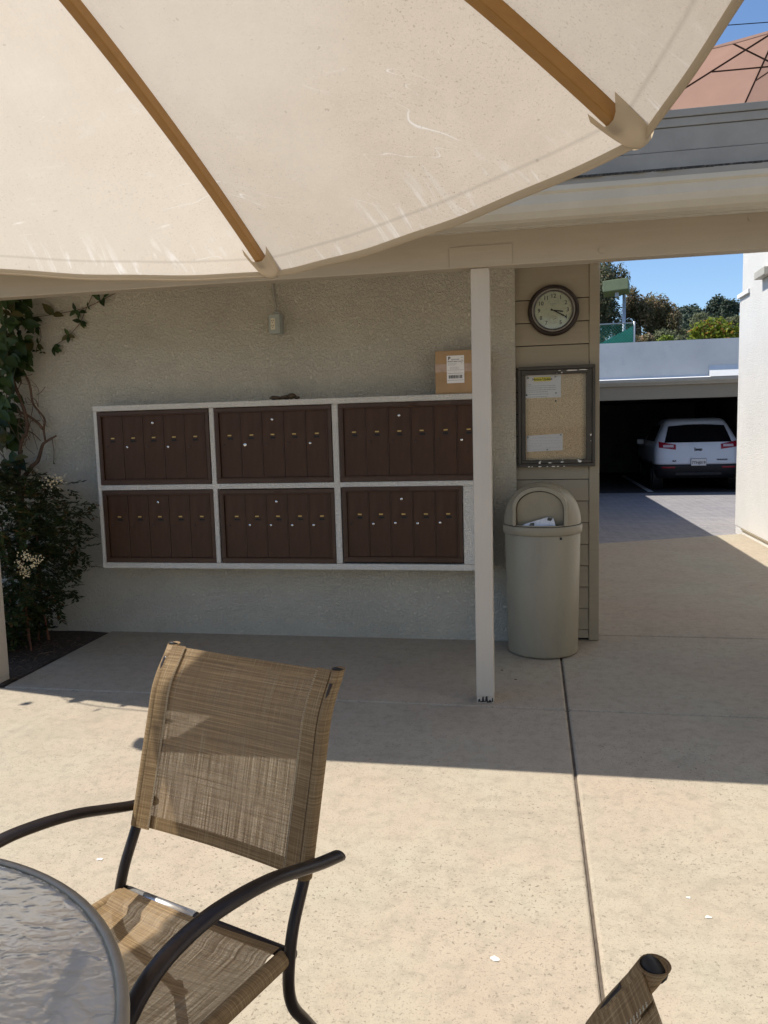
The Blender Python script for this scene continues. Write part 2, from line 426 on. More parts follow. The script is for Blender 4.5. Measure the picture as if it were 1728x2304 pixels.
# ------------------------------------------------------------------ mesh helpers
class MB:
    def __init__(s): s.v = []; s.f = []; s.uv = {}
    def add(s, vs, fs):
        o = len(s.v); s.v += [tuple(p) for p in vs]; s.f += [tuple(i + o for i in f) for f in fs]; return s
    def box(s, x0, x1, y0, y1, z0, z1, M=None):
        vs = [Vector((x, y, z)) for x in (x0, x1) for y in (y0, y1) for z in (z0, z1)]
        if M: vs = [M @ p for p in vs]
        return s.add(vs, [(0, 1, 3, 2), (4, 6, 7, 5), (0, 4, 5, 1), (2, 3, 7, 6), (0, 2, 6, 4), (1, 5, 7, 3)])
    def tube(s, pts, rad, n=10, cap=True, flat=1.0, up=None):
        pts = [Vector(p) for p in pts]
        k = len(pts); rads = rad if isinstance(rad, (list, tuple)) else [rad] * k
        tans = []
        for i in range(k):
            t = (pts[min(i + 1, k - 1)] - pts[max(i - 1, 0)]); tans.append(t.normalized())
        a = up.copy() if up else (Vector((0, 0, 1)) if abs(tans[0].z) < .9 else Vector((1, 0, 0)))
        u = (a - tans[0] * a.dot(tans[0])).normalized()
        rings = []
        for i in range(k):
            u = (u - tans[i] * u.dot(tans[i])).normalized(); w = tans[i].cross(u)
            rings.append([pts[i] + (u * math.cos(2 * math.pi * j / n) * flat + w * math.sin(2 * math.pi * j / n)) * rads[i] for j in range(n)])
        vs = [p for r_ in rings for p in r_]; fs = []
        for i in range(k - 1):
            for j in range(n):
                fs.append((i * n + j, i * n + (j + 1) % n, (i + 1) * n + (j + 1) % n, (i + 1) * n + j))
        if cap:
            fs.append(tuple(range(n - 1, -1, -1))); fs.append(tuple((k - 1) * n + j for j in range(n)))
        return s.add(vs, fs)
    def bar(s, pts, w, h, up=Vector((0, 0, 1))):
        """rectangular section swept along pts"""
        pts = [Vector(p) for p in pts]; k = len(pts); vs = []; fs = []
        for i in range(k):
            t = (pts[min(i + 1, k - 1)] - pts[max(i - 1, 0)]).normalized()
            sd = t.cross(up).normalized(); n = sd.cross(t).normalized()
            for a, b in ((-1, -1), (1, -1), (1, 1), (-1, 1)):
                vs.append(pts[i] + sd * a * w / 2 + n * b * h / 2)
        for i in range(k - 1):
            for j in range(4):
                fs.append((i * 4 + j, i * 4 + (j + 1) % 4, (i + 1) * 4 + (j + 1) % 4, (i + 1) * 4 + j))
        fs.append((3, 2, 1, 0)); fs.append(tuple((k - 1) * 4 + j for j in range(4)))
        return s.add(vs, fs)
    def lathe(s, prof, n=32, M=None, closed=False):
        """prof: (radius, height) about local Z"""
        vs = []; fs = []
        for r_, z in prof:
            for j in range(n):
                a = 2 * math.pi * j / n; vs.append(Vector((r_ * math.cos(a), r_ * math.sin(a), z)))
        if M: vs = [M @ p for p in vs]
        k = len(prof)
        for i in range(k - 1 + (1 if closed else 0)):
            i2 = (i + 1) % k
            for j in range(n):
                fs.append((i * n + j, i * n + (j + 1) % n, i2 * n + (j + 1) % n, i2 * n + j))
        if not closed:
            if prof[0][0] > 1e-6: fs.append(tuple(range(n - 1, -1, -1)))
            if prof[-1][0] > 1e-6: fs.append(tuple((k - 1) * n + j for j in range(n)))
        return s.add(vs, fs)
    def prism(s, poly, h0, h1, axis='Z'):
        """poly of (a,b) pairs extruded along axis"""
        def P(a, b, h): return {'Z': (a, b, h), 'Y': (a, h, b), 'X': (h, a, b)}[axis]
        n = len(poly)
        vs = [P(a, b, h0) for a, b in poly] + [P(a, b, h1) for a, b in poly]
        fs = [tuple(range(n - 1, -1, -1)), tuple(range(n, 2 * n))] + [(i, (i + 1) % n, n + (i + 1) % n, n + i) for i in range(n)]
        return s.add(vs, fs)
    def grid(s, fn, nu, nv, uvfn=None):
        o = len(s.v)
        for i in range(nu + 1):
            for j in range(nv + 1):
                s.v.append(tuple(fn(i / nu, j / nv)))
                if uvfn: s.uv[len(s.v) - 1] = uvfn(i / nu, j / nv)
        for i in range(nu):
            for j in range(nv):
                a = o + i * (nv + 1) + j; s.f.append((a, a + nv + 1, a + nv + 2, a + 1))
        return s
    def mesh(s, name, mat, smooth=False, fix=True):
        me = bpy.data.meshes.new(name); me.from_pydata(s.v, [], s.f)
        if s.uv:
            ul = me.uv_layers.new(name='UVMap')
            for lp in me.loops: ul.data[lp.index].uv = s.uv.get(lp.vertex_index, (0, 0))
        if fix:
            b = bmesh.new(); b.from_mesh(me); bmesh.ops.recalc_face_normals(b, faces=b.faces); b.to_mesh(me); b.free()
        me.materials.append(MT[mat])
        if smooth: me.polygons.foreach_set('use_smooth', [True] * len(me.polygons))
        me.update()
        return me
    def build(s, name, mat, parent=None, smooth=False, bevel=0.0, seg=2, fix=True, auto=None):
        return link(name, s.mesh(name, mat, smooth, fix), parent, bevel=bevel, seg=seg)


def link(name, me, parent=None, loc=None, rot=None, bevel=0.0, seg=2):
    o = bpy.data.objects.new(name, me); COL.objects.link(o)
    if loc is not None: o.location = loc
    if rot is not None: o.rotation_euler = rot
    if parent is not None:
        o.parent = parent
        if parent.get('_w') is not None and loc is None:
            o.matrix_parent_inverse = Matrix.Translation(-Vector(parent.location))
    if bevel:
        b = o.modifiers.new('bevel', 'BEVEL'); b.width = bevel; b.segments = seg; b.limit_method = 'ANGLE'; b.angle_limit = R(40)
    return o


def thing(name, label, cat, loc=(0, 0, 0), group=None, worldspace=True):
    o = bpy.data.objects.new(name, None); COL.objects.link(o); o.location = loc
    o.empty_display_size = .1
    o['label'] = label; o['category'] = cat
    if group: o['group'] = group
    if worldspace: o['_w'] = 1
    return o


def tag(o, label=None, cat=None, group=None, kind=None):
    if label: o['label'] = label
    if cat: o['category'] = cat
    if group: o['group'] = group
    if kind: o['kind'] = kind
    return o


FACE = (R(90), 0, 0)           # text facing -Y


def text(s, size, mat, ext=.0004, align='CENTER', spacing=1.0, shear=0.0, bold=0.0):
    c = bpy.data.curves.new('lettering', 'FONT'); c.body = s; c.size = size; c.extrude = ext
    c.align_x = align; c.align_y = 'CENTER'; c.space_character = spacing; c.shear = shear; c.offset = bold; c.resolution_u = 3
    o = bpy.data.objects.new('lettering', c); COL.objects.link(o)
    dg = bpy.context.evaluated_depsgraph_get(); dg.update()
    me = bpy.data.meshes.new_from_object(o.evaluated_get(dg))
    bpy.data.objects.remove(o); bpy.data.curves.remove(c)
    me.name = 'lettering'; me.materials.clear(); me.materials.append(MT[mat])
    return me


def foliage(name, mat, parent, lobes, n, size, seed, aspect=.5, shell=.55, kind=None):
    """leaf-sized faces through the lobes' volume. lobes: (x,y,z,rx,ry,rz)"""
    rng = np.random.default_rng(seed)
    w = np.array([l[3] * l[4] * l[5] for l in lobes]) ** .75; w /= w.sum()
    k = rng.choice(len(lobes), n, p=w); L = np.array(lobes)[k]
    d = rng.normal(size=(n, 3)); d /= np.linalg.norm(d, axis=1)[:, None]
    rad = (shell + (1 - shell) * rng.random(n) ** .6) * (1 + .10 * rng.normal(size=n).clip(-2, 1.6))
    p = L[:, :3] + d * L[:, 3:] * rad[:, None]
    nrm = d * .8 + rng.normal(size=(n, 3)) * .7 + np.array([0, 0, .35]); nrm /= np.linalg.norm(nrm, axis=1)[:, None]
    t = np.cross(nrm, rng.normal(size=(n, 3))); t /= np.linalg.norm(t, axis=1)[:, None]
    b = np.cross(nrm, t)
    s_ = size * (.6 + .8 * rng.random(n))[:, None]
    q = np.stack([p - t * s_ * .5, p + b * s_ * aspect * .5 - nrm * s_ * .08, p + t * s_ * .5, p - b * s_ * aspect * .5 - nrm * s_ * .08], 1).reshape(-1, 3)
    me = bpy.data.meshes.new(name)
    me.from_pydata(q.tolist(), [], [(4 * i, 4 * i + 1, 4 * i + 2, 4 * i + 3) for i in range(n)])
    me.materials.append(MT[mat])
    o = link(name, me, parent)
    if kind: o['kind'] = kind
    return o


def leaf_mesh(name, mat, L, Wd, curl=.15, seg=4):
    """one leaf along +Y, folded along its midrib"""
    mb = MB(); vs = []; fs = []
    for i in range(seg + 1):
        t = i / seg; w = Wd * math.sin(math.pi * min(1, t * .94 + .05)) ** .8 * (1 - .35 * t)
        z = -curl * L * t * t
        vs += [(-w / 2, L * t, z + w * .18), (0, L * t, z), (w / 2, L * t, z + w * .18)]
    for i in range(seg):
        a = i * 3
        fs += [(a, a + 1, a + 4, a + 3), (a + 1, a + 2, a + 5, a + 4)]
    mb.add(vs, fs)
    return mb.mesh(name, mat, True, False)


def spline(pts, n=6):
    """Catmull-Rom through pts"""
    P = [Vector(p) for p in pts]; P = [P[0] * 2 - P[1]] + P + [P[-1] * 2 - P[-2]]; out = []
    for i in range(1, len(P) - 2):
        for j in range(n):
            t = j / n; a, b, c, d = P[i - 1], P[i], P[i + 1], P[i + 2]
            out.append(.5 * ((2 * b) + (c - a) * t + (2 * a - 5 * b + 4 * c - d) * t * t + (3 * b - a - 3 * c + d) * t ** 3))
    out.append(P[-2]); return out


# ------------------------------------------------------------------ setting: ground, patio, driveway, hill
g = MB().box(-400, 400, -300, 900, -.62, -.60).build('ground', 'ground'); tag(g, kind='structure')
patio = MB().prism([(-12, -6), (9, -6), (9, 5.56), (2.69, 5.56), (2.69, 10.735), (.41, 9.67), (.41, 5.56), (-12, 5.56)], -.5, -.011).build('patio', 'dark_base'); tag(patio, kind='structure')
for poly in ([(-12, -6), (.1688, -6), (.1688, 4.062), (-12, 4.062)],
             [(-3.147, 4.074), (.1688, 4.074), (.1688, 5.40), (-3.18, 5.40)],
             [(.1790, -6), (9, -6), (9, 4.062), (.1790, 4.062)],
             [(.1790, 4.076), (9, 4.076), (9, 5.566), (.1790, 5.566)],
             [(.40, 5.581), (2.70, 5.581), (2.70, 10.75), (.40, 9.68)]):
    MB().prism(poly, -.14, 0.0).build('paving_slab', 'concrete', patio, bevel=.012, seg=3)

bed = MB().grid(lambda u, v: (-8 + u * 4.835, 4.085 + v * 1.26, .0 + .007 * math.sin(u * 37 + v * 5) * math.cos(v * 11 - u * 17)), 60, 16).build('planting_bed', 'soil', smooth=True)
tag(bed, kind='structure')

dv = MB().add([(-6, 6.6, -.03), (.41, 9.70, -.03), (2.70, 10.77, -.03), (9, 13.4, -.03), (9, 18.4, -.14), (-6, 18.4, -.14)], [(0, 1, 2, 3, 4, 5)])
dv.v += [(x, y, z - .3) for x, y, z in dv.v]; dv.f += [(11, 10, 9, 8, 7, 6)]
dv = dv.build('driveway', 'paver'); tag(dv, kind='structure')
gf = MB().box(-6, 9, 18.402, 26, -.45, -.15).build('garage_floor', 'asphalt'); tag(gf, kind='structure')

rng = random.Random(3)
def hill_z(x, y):
    t = max(0, min(1, (y - 27) / 45)); base = 2.4 + 5.6 * t * t * (3 - 2 * t) + max(0, y - 72) * .02
    return base + .5 * math.sin(x * .21 + y * .13) * t
hill = MB().grid(lambda u, v: (-70 + 150 * u, 26.2 + 120 * v, hill_z(-70 + 150 * u, 26.2 + 120 * v)), 60, 50).build('hillside', 'hill', smooth=True)
tag(hill, kind='structure')

# ------------------------------------------------------------------ the mail shelter
sh = thing('mail_shelter', 'taupe mail shelter with stucco back wall, wooden posts, beam and guttered roof', 'shelter', (-1.4, 5.4, 0))
WY = 5.364
MB().box(-9, -.106, WY, WY + .2, -.1, 2.56).build('stucco_wall', 'stucco', sh)
# siding pier
MB().box(-.106, .425, 5.448, 5.56, -.02, 2.60).build('siding_backing', 'black', sh)
zs = [0.012, .072, .221, .370, .518, .666, .815, .963, 1.111, 1.260, 1.408, 1.556, 1.704, 1.862, 2.010, 2.160, 2.310, 2.60]
for a, b in zip(zs[:-1], zs[1:]):
    MB().add([(-.106, 5.447, a + .005), (.3752, 5.447, a + .005), (.3752, 5.447, b), (-.106, 5.447, b),
              (-.106, 5.424, a + .005), (.3752, 5.424, a + .005), (.3752, 5.433, b), (-.106, 5.433, b)],
             [(0, 3, 2, 1), (4, 5, 6, 7), (0, 1, 5, 4), (3, 7, 6, 2), (0, 4, 7, 3), (1, 2, 6, 5)]).build('siding_board', 'taupe', sh, bevel=.0015)
MB().box(.376, .442, 5.418, 5.60, .004, 2.60).build('corner_board', 'taupe', sh, bevel=.003)
# long carport building behind the pier, flanking the passage
cp = MB().box(-9, .42, 5.62, 18.0, -.1, 2.62)
cp.build('flank_wall', 'stucco', sh)
MB().prism([(-9, 5.625), (.45, 5.625), (.45, 7.5), (.60, 7.5), (.60, 18.0), (-9, 18.0)], 2.622, 2.70).build('flank_roof', 'grey_board', sh)
# posts
def post(x0, name='post'):
    p = MB().box(x0, x0 + .094, 4.118, 4.212, .035, 2.291).build(name, 'taupe_post', sh, bevel=.004)
    MB().box(x0 + .002, x0 + .092, 4.1195, 4.21, .001, .0345).build('post_foot', 'taupe_post', p)
    return p
p1 = post(-.304); post(-3.298); post(2.5)
# peeled paint flakes at the foot of the middle post
for i, (x, w, h, z) in enumerate([(-.296, .014, .018, .014), (-.275, .012, .030, .022), (-.258, .016, .034, .024), (-.238, .012, .016, .012), (-.222, .008, .024, .020), (-.285, .03, .008, .008), (-.250, .03, .010, .008)]):
    MB().prism([(x, z - h / 2), (x + w, z - h / 2 + .003), (x + w * .8, z + h / 2), (x + w * .2, z + h / 3)], 4.1165, 4.12, 'Y').build('paint_flake', 'ink', p1)
# beam with a lighter lower lip and splice plate
beam = MB().box(-3.36, 2.645, 4.10, 4.19, 2.2925, 2.52).build('beam', 'taupe_beam', sh, bevel=.006)
MB().box(-.409, -.091, 4.094, 4.103, 2.297, 2.397).build('splice_plate', 'taupe_beam', beam, bevel=.002)
for x, z in ((.345, 2.335), (1.03, 2.44)):
    MB().lathe([(.0, -.004), (.016, -.004), (.017, 0), (.017, .004)], 16, Matrix.Translation((x, 4.099, z)) @ Matrix.Rotation(R(90), 4, 'X')).build('bolt_plug', 'taupe_beam', beam)
# ceiling, eave, gutter, shingles, parapet
MB().prism([(-9, 5.62), (-9, 5.0), (-4.75, 4.33), (-3.66, 4.13), (-3.28, 4.06), (-3.28, 4.02), (2.645, 4.02), (2.645, 5.30), (.44, 5.30), (.44, 5.62)], 2.526, 2.56).build('ceiling', 'white_paint', sh)  # unseen far end slanted to throw the angled shade edge on the paving
MB().box(-3.28, 2.645, 3.7253, 3.7541, 2.382, 2.5667).build('fascia', 'gutter', sh)
MB().prism([(3.756, 2.43), (4.018, 2.505), (4.018, 2.525), (3.756, 2.45)], -3.28, 2.645, 'X').build('soffit', 'white_paint', sh)
gp = [(3.6033, 2.5154), (3.5899, 2.5154), (3.5899, 2.4949), (3.6012, 2.4857), (3.6033, 2.4477), (3.6166, 2.4211), (3.6433, 2.3975), (3.6669, 2.3883), (3.7233, 2.3862), (3.7233, 2.3975), (3.672, 2.3995), (3.6484, 2.4088), (3.6248, 2.4293), (3.6146, 2.4518), (3.6125, 2.4908), (3.6033, 2.5001)]
gut = MB().prism(gp, -3.44, 2.648, 'X').build('gutter', 'gutter', sh)
MB().prism([(3.592, 2.5134), (3.6012, 2.4857), (3.6166, 2.4211), (3.6669, 2.3883), (3.7233, 2.3862), (3.7233, 2.5134)], -3.442, -3.435, 'X').build('gutter_end_cap', 'gutter', gut)
MB().box(-3.30, 2.648, 3.7171, 3.7238, 2.5257, 2.577).build('drip_edge', 'grey_board', sh)
MB().prism([(3.7253, 2.5688), (4.30, 2.742), (4.30, 2.726), (3.7253, 2.5528)], -3.28, 2.648, 'X').build('eave_deck', 'grey_board', sh)
rng = random.Random(11); x = -3.30; eave = None
while x < 2.33:
    w = rng.uniform(.18, .34); y0 = 3.7048 + rng.uniform(-.006, .012)
    seg = []
    n = 6
    fr = [(x + w * i / n, y0 + rng.uniform(-.004, .006)) for i in range(n + 1)]
    th = rng.uniform(.006, .013)
    poly = fr + [(x + w, 3.98), (x, 3.98)]
    sm = MB().prism(poly, 2.578, 2.578 + th)
    sm.v = [(a, b, c + (b - 3.7253) * .28) for a, b, c in sm.v]
    sm.build('shingle', 'shingle', sh)
    x += w + .004
for i, (a, b, y) in enumerate([(2.70, 2.835, 4.300), (2.838, 2.950, 4.306), (2.953, 2.993, 4.300), (2.996, 3.032, 4.292)]):
    MB().box(-3.30, 2.648, y, 4.40, a, b).build('parapet_board', 'grey_board', sh, bevel=.002)
# conduit feeding the outlet
ol = thing('electrical_outlet', 'grey weatherproof outlet box with conduit on the stucco wall', 'outlet', (-1.75, 5.36, 2.16))
MB().tube(spline([(-1.768, 5.349, 2.55), (-1.766, 5.349, 2.47), (-1.760, 5.347, 2.42), (-1.746, 5.335, 2.37), (-1.744, 5.325, 2.325)]), .0085, 12).build('conduit', 'flue', ol, True)
MB().lathe([(.010, .0), (.014, .004), (.014, .016), (.010, .022)], 12, Matrix.Translation((-1.744, 5.322, 2.294))).build('conduit_coupling', 'outlet_grey', ol, True)
ob = MB().box(-1.786, -1.716, 5.285, 5.36, 2.163, 2.293).build('outlet_box', 'outlet_grey', ol, bevel=.004)
MB().box(-1.715, -1.706, 5.280, 5.362, 2.160, 2.296).build('cover_flap', 'outlet_grey', ob, bevel=.001)
rc = MB().box(-1.771, -1.739, 5.281, 5.2855, 2.19, 2.268).build('receptacle', 'ivory', ol, bevel=.002)
for zc in (2.212, 2.247):
    for x, w, h, dz in ((-1.762, .004, .008, .004), (-1.750, .004, .008, .004), (-1.756, .005, .005, -.008)):
        MB().box(x - w / 2, x + w / 2, 5.2803, 5.2815, zc + dz - h / 2, zc + dz + h / 2).build('plug_hole', 'ink', rc)

# ------------------------------------------------------------------ mailboxes
FY = 5.164
sur = thing('mailbox_surround', 'pale stucco box frame on the wall holding two rows of brown mailboxes', 'mailbox surround', (-1.67, 5.36, .53))
units = [(-3.062, -2.212, 1.135, 1.66, 5), (-2.172, -1.331, 1.135, 1.66, 5), (-1.283, -.300, 1.135, 1.662, 6),
         (-3.056, -2.204, .570, 1.095, 5), (-2.162, -1.328, .572, 1.092, 5), (-1.276, -.454, .582, 1.102, 5)]
def sbox(n, *a): return MB().box(*a).build(n, 'stucco_light', sur, bevel=.006)
X0, X1, Z0, Z1 = -3.092, -.262, .528, 1.703
sbox('top_rail', X0, X1, FY, 5.36, 1.663, Z1); sbox('bottom_rail', X0, X1, FY, 5.36, Z0, .5705)
sbox('middle_rail', X0 + .03, X1 - .03, FY + .003, 5.36, 1.096, 1.1345)
sbox('side_rail', X0 + .0015, -3.0605, FY + .0015, 5.36, .571, 1.6625)
sbox('side_rail', -.2985, X1 - .0015, FY + .0015, 5.36, .571, 1.6625)
sbox('divider', -2.2105, -2.1735, FY + .002, 5.36, .571, 1.6625)
sbox('divider', -1.3295, -1.2845, FY + .002, 5.36, .571, 1.6625)
sbox('filler_panel', -.4525, -.299, FY + .004, 5.36, .571, 1.0955)
MB().box(-3.06, -.30, FY + .05, FY + .06, .571, 1.6625).build('back_panel', 'black', sur)
# shared door furniture
def door_mesh(w, h):
    mb = MB(); mb.box(-w / 2, w / 2, -.006, .006, 0, h); return mb.mesh('door', 'brown')
plate_me = MB().box(-.0135, .0135, -.0025, .0, -.0045, .0045).mesh('name_plate', 'brass')
slotf = MB()
for a in ((-.021, .021, -.003, 0, .0075, .0095), (-.021, .021, -.003, 0, -.0095, -.0075), (-.021, -.019, -.003, 0, -.0095, .0095), (.019, .021, -.003, 0, -.0095, .0095)): slotf.box(*a)
slot_me = slotf.mesh('label_holder', 'brown_frame')
slotin_me = MB().box(-.018, .018, -.0012, .0, -.007, .007).mesh('label_slot', 'black')
RX = Matrix.Rotation(R(90), 4, 'X')
lock_new = MB().lathe([(.0, .004), (.0075, .004), (.009, .002), (.009, 0)], 14, RX).mesh('lock', 'chrome', True)
lock_old = MB().lathe([(.0, .003), (.0085, .003), (.010, .001), (.010, 0)], 14, RX).mesh('lock', 'painted_lock', True)
key_me = MB().box(-.0012, .0012, -.0052, -.0035, -.004, .004).mesh('keyhole', 'ink')
bright = {0: {1: 1, 3: 1}, 1: {1: 2, 4: 1}, 2: {5: 1}, 3: {}, 4: {1: 1, 2: 1, 3: 1, 4: 1}, 5: {1: 1, 2: 1, 3: 1, 4: 1}}
ulabel = ['brown metal mailbox unit in the upper row beside the vine', 'brown metal mailbox unit in the upper row, between its two neighbours',
          'wide brown metal mailbox unit with six doors in the upper row below the parcel', 'brown metal mailbox unit in the lower row beside the shrub',
          'brown metal mailbox unit in the lower row, between its two neighbours', 'brown metal mailbox unit in the lower row, next to the wooden post']
rng = random.Random(5)
for ui, (x0, x1, z0, z1, nd) in enumerate(units):
    x0 += .0015; x1 -= .0015; z0 += .0015; z1 -= .0015
    u = thing('mailbox_unit', ulabel[ui], 'mailbox', ((x0 + x1) / 2, FY, z0), 'mailbox units in the stucco surround')
    fw = .030; fb = .034
    fr = MB()
    fy0 = FY - .004
    fr.box(x0, x1, fy0, FY + .045, z1 - fw, z1); fr.box(x0, x1, fy0, FY + .045, z0, z0 + fb)
    fr.box(x0, x0 + fw, fy0 + .0005, FY + .045, z0 + fb, z1 - fw); fr.box(x1 - fw, x1, fy0 + .0005, FY + .045, z0 + fb, z1 - fw)
    fro = fr.build('frame', 'brown_frame', u, bevel=.003)
    it = MB(); a, b, c, d = x0 + fw - .004, x1 - fw + .004, z0 + fb - .004, z1 - fw + .004
    it.box(a, b, FY - .009, FY - .004, d - .008, d); it.box(a, b, FY - .009, FY - .004, c, c + .008); it.box(a, a + .008, FY - .009, FY - .004, c + .008, d - .008); it.box(b - .008, b, FY - .009, FY - .004, c + .008, d - .008)
    it.build('frame_bead', 'brown', fro, bevel=.0015)
    if ui in (2, 5, 4):
        xm = (x0 + x1) / 2 + .02
        MB().box(xm - .03, xm + .03, FY - .007, FY - .004, z1 - .024, z1 - .010).build('hasp_plate', 'brown', fro, bevel=.001)
    W_ = x1 - x0 - 2 * fw; dw = W_ / nd; H_ = z1 - z0 - fw - fb
    me = door_mesh(dw - .007, H_ - .006)
    for i in range(nd):
        xc = x0 + fw + dw * (i + .5)
        d = link('door', me, u, loc=(xc - u.location.x, FY + .012 - FY + rng.uniform(-.0012, .0012), z0 + fb + .003 - u.location.z), bevel=.002)
        dx = .012 if ui > 2 else 0
        link('name_plate', plate_me, d, loc=(dx + rng.uniform(-.004, .004), -.0062, H_ * .645), rot=(0, rng.uniform(-.04, .04), 0))
        s_ = link('label_holder', slot_me, d, loc=(dx + .002, -.0062, H_ * .595))
        link('label_slot', slotin_me, d, loc=(dx + .002, -.0062, H_ * .595))
        bl = bright[ui].get(i, 0)
        lk = link('lock', lock_new if bl else lock_old, d, loc=(-dw * .30, -.0062, H_ * .505 + rng.uniform(-.004, .004)))
        if bl == 2: lk.scale = (1.35, 1, 1.35)
        if bl: link('keyhole', key_me, d, loc=(-dw * .30, -.0062, H_ * .505), rot=(0, rng.uniform(-.6, .6), 0))
        if i == 2:
            link('lock', lock_new, d, loc=(0, -.0062, H_ * .87)).scale = (1.05, 1, 1.05)
            link('keyhole', key_me, d, loc=(0.001, -.0062, H_ * .87 - .002), rot=(0, .5, 0))
    # divider ribs between doors
    for i in range(1, nd):
        xc = x0 + fw + dw * i
        MB().box(xc - .0022, xc + .0022, FY + .004, FY + .03, z0 + fb, z1 - fw).build('door_rib', 'brown_frame', u)

# parcel on the surround
pc = thing('parcel', 'brown cardboard parcel with white shipping label standing on the mailbox surround', 'parcel', (-.45, 5.27, 1.704))
MB().box(-.622, -.285, 5.19, 5.345, 1.7045, 1.984).build('carton', 'cardboard', pc, bevel=.003)
for z0, z1 in ((1.872, 1.8985), (1.846, 1.8715)):
    MB().box(-.6228, -.2842, 5.1885, 5.1899, z0, z1).build('tape', 'tape', pc)
lb = MB().box(-.546, -.432, 5.1865, 5.1882, 1.773, 1.951).build('shipping_label', 'paper', pc)
def put(me, x, y, z, parent, name='lettering'):
    o = bpy.data.objects.new(name, me); COL.objects.link(o); o.parent = parent; o.rotation_euler = FACE; o.location = (x, y, z); return o
def wput(me, x, y, z, parent, name='lettering'):
    return put(me, x, y, z, parent, name)
LY = 5.1862
put(text('P', .030, 'ink', bold=.001), -.529, LY, 1.932, lb)
put(text('PRIORITY MAIL 2-DAY™', .0095, 'ink', bold=.0002), -.489, LY, 1.912, lb)
bars = MB(); rng = random.Random(8); x = -.534
while x < -.445:
    w = rng.choice([.0008, .0012, .002, .003]); bars.box(x, x + w, LY - .0002, LY + .0002, 1.803, 1.825); x += w + rng.choice([.0008, .0012, .002])
bars.build('barcode', 'ink', lb)
ln = MB()
ln.box(-.541, -.437, LY - .0002, LY + .0002, 1.8355, 1.837); ln.box(-.541, -.437, LY - .0002, LY + .0002, 1.791, 1.7925); ln.box(-.541, -.437, LY - .0002, LY + .0002, 1.857, 1.858)
ln.build('label_rule', 'ink', lb)
def greek(mb, x0, x1, z, h, y, rng, lo=.004, hi=.013):
    x = x0
    while x < x1 - .002:
        w = min(rng.uniform(lo, hi), x1 - x); mb.box(x, x + w, y - .0002, y + .0002, z - h / 2, z + h / 2); x += w + .0025
gt = MB()
greek(gt, -.515, -.462, 1.925, .009, LY, rng, .004, .006)
for z, xe in ((1.900, -.478), (1.895, -.484), (1.889, -.492), (1.876, -.472), (1.870, -.462), (1.864, -.470)):
    greek(gt, -.538 if z > 1.88 else -.525, xe, z, .0022, LY, rng)
for z in (1.937, 1.921, 1.902): greek(gt, -.452, -.439, z, .004, LY, rng)
gt.build('printed_text', 'faint_ink', lb)

# crumpled brown lumps lying on the surround
rg = MB(); rng = random.Random(2)
for cx, rx, rz in ((-1.735, .042, .016), (-1.668, .034, .017), (-1.62, .030, .022), (-1.585, .018, .012)):
    vs = []; n = 9; k = 6
    for i in range(k + 1):
        for j in range(n):
            a = math.pi * i / k; b = 2 * math.pi * j / n; r_ = 1 + rng.uniform(-.22, .22)
            vs.append((cx + rx * r_ * math.cos(a), 5.225 + .03 * r_ * math.sin(a) * math.cos(b), 1.7035 + rz + rz * r_ * math.sin(a) * math.sin(b) * .95))
    fs = [(i * n + j, i * n + (j + 1) % n, (i + 1) * n + (j + 1) % n, (i + 1) * n + j) for i in range(k) for j in range(n)]
    rg.add(vs, fs)
tag(rg.build('crumpled_rag', 'rag', None, True), 'crumpled dark brown rag lying on top of the mailbox surround', 'rag')

# ------------------------------------------------------------------ clock
CX, CZ, CY = .144, 2.235, 5.423
ck = thing('wall_clock', 'round bronze rimmed wall clock with pale green dial on taupe siding', 'clock', (CX, CY, CZ - .165))
MC = Matrix.Translation((CX, CY, CZ)) @ Matrix.Rotation(R(90), 4, 'X')
MB().lathe([(.158, 0), (.166, .006), (.167, .022), (.160, .040), (.149, .046), (.141, .043), (.141, .0)], 64, MC, True).build('rim', 'clock_rim', ck, True)
MB().lathe([(.1405, .030), (.1405, .043), (.134, .046), (.128, .043), (.126, .037), (.122, .036), (.120, .030)], 64, MC, True).build('inner_ring', 'clock_ring', ck, True)
for rr in (.1255, .1285):
    MB().lathe([(rr - .0009, .0425), (rr, .0445), (rr + .0009, .0425), (rr, .040)], 64, MC, True).build('ring_groove', 'ink', ck)
dl = MB().lathe([(0, .024), (.1235, .024), (.1235, .020), (0, .020)], 64, MC).build('dial', 'dial', ck)
DY = CY - .0245
for k in range(1, 13):
    if k == 6: continue
    a = R(90 - 30 * k)
    put(text(str(k), .036, 'ink', bold=.0004), CX + .093 * math.cos(a), DY, CZ + .093 * math.sin(a), dl, 'numeral')
tk = MB()
for k in range(60):
    a = R(6 * k); s_ = .0016 if k % 5 == 0 else .0008
    x, z = CX + .1145 * math.cos(a), CZ + .1145 * math.sin(a); tk.box(x - s_, x + s_, DY - .0003, DY + .0003, z - s_, z + s_)
tk.build('minute_track', 'ink', dl)
MB().box(CX - .020, CX + .016, DY - .0003, DY + .0003, CZ + .040, CZ + .0435).build('faded_print', 'faint_ink', dl)
SX, SZ = CX + .001, CZ - .060
MB().lathe([(.0258, -.0003), (.0268, -.0003), (.0268, .0003), (.0258, .0003)], 40, Matrix.Translation((SX, DY, SZ)) @ RX, True).build('sub_dial_ring', 'faint_ink', dl)
st_ = MB()
for k in range(12):
    a = R(30 * k); x, z = SX + .0205 * math.cos(a), SZ + .0205 * math.sin(a); st_.box(x - .0013, x + .0013, DY - .0003, DY + .0003, z - .0013, z + .0013)
st_.build('sub_dial_mark', 'faint_ink', dl)
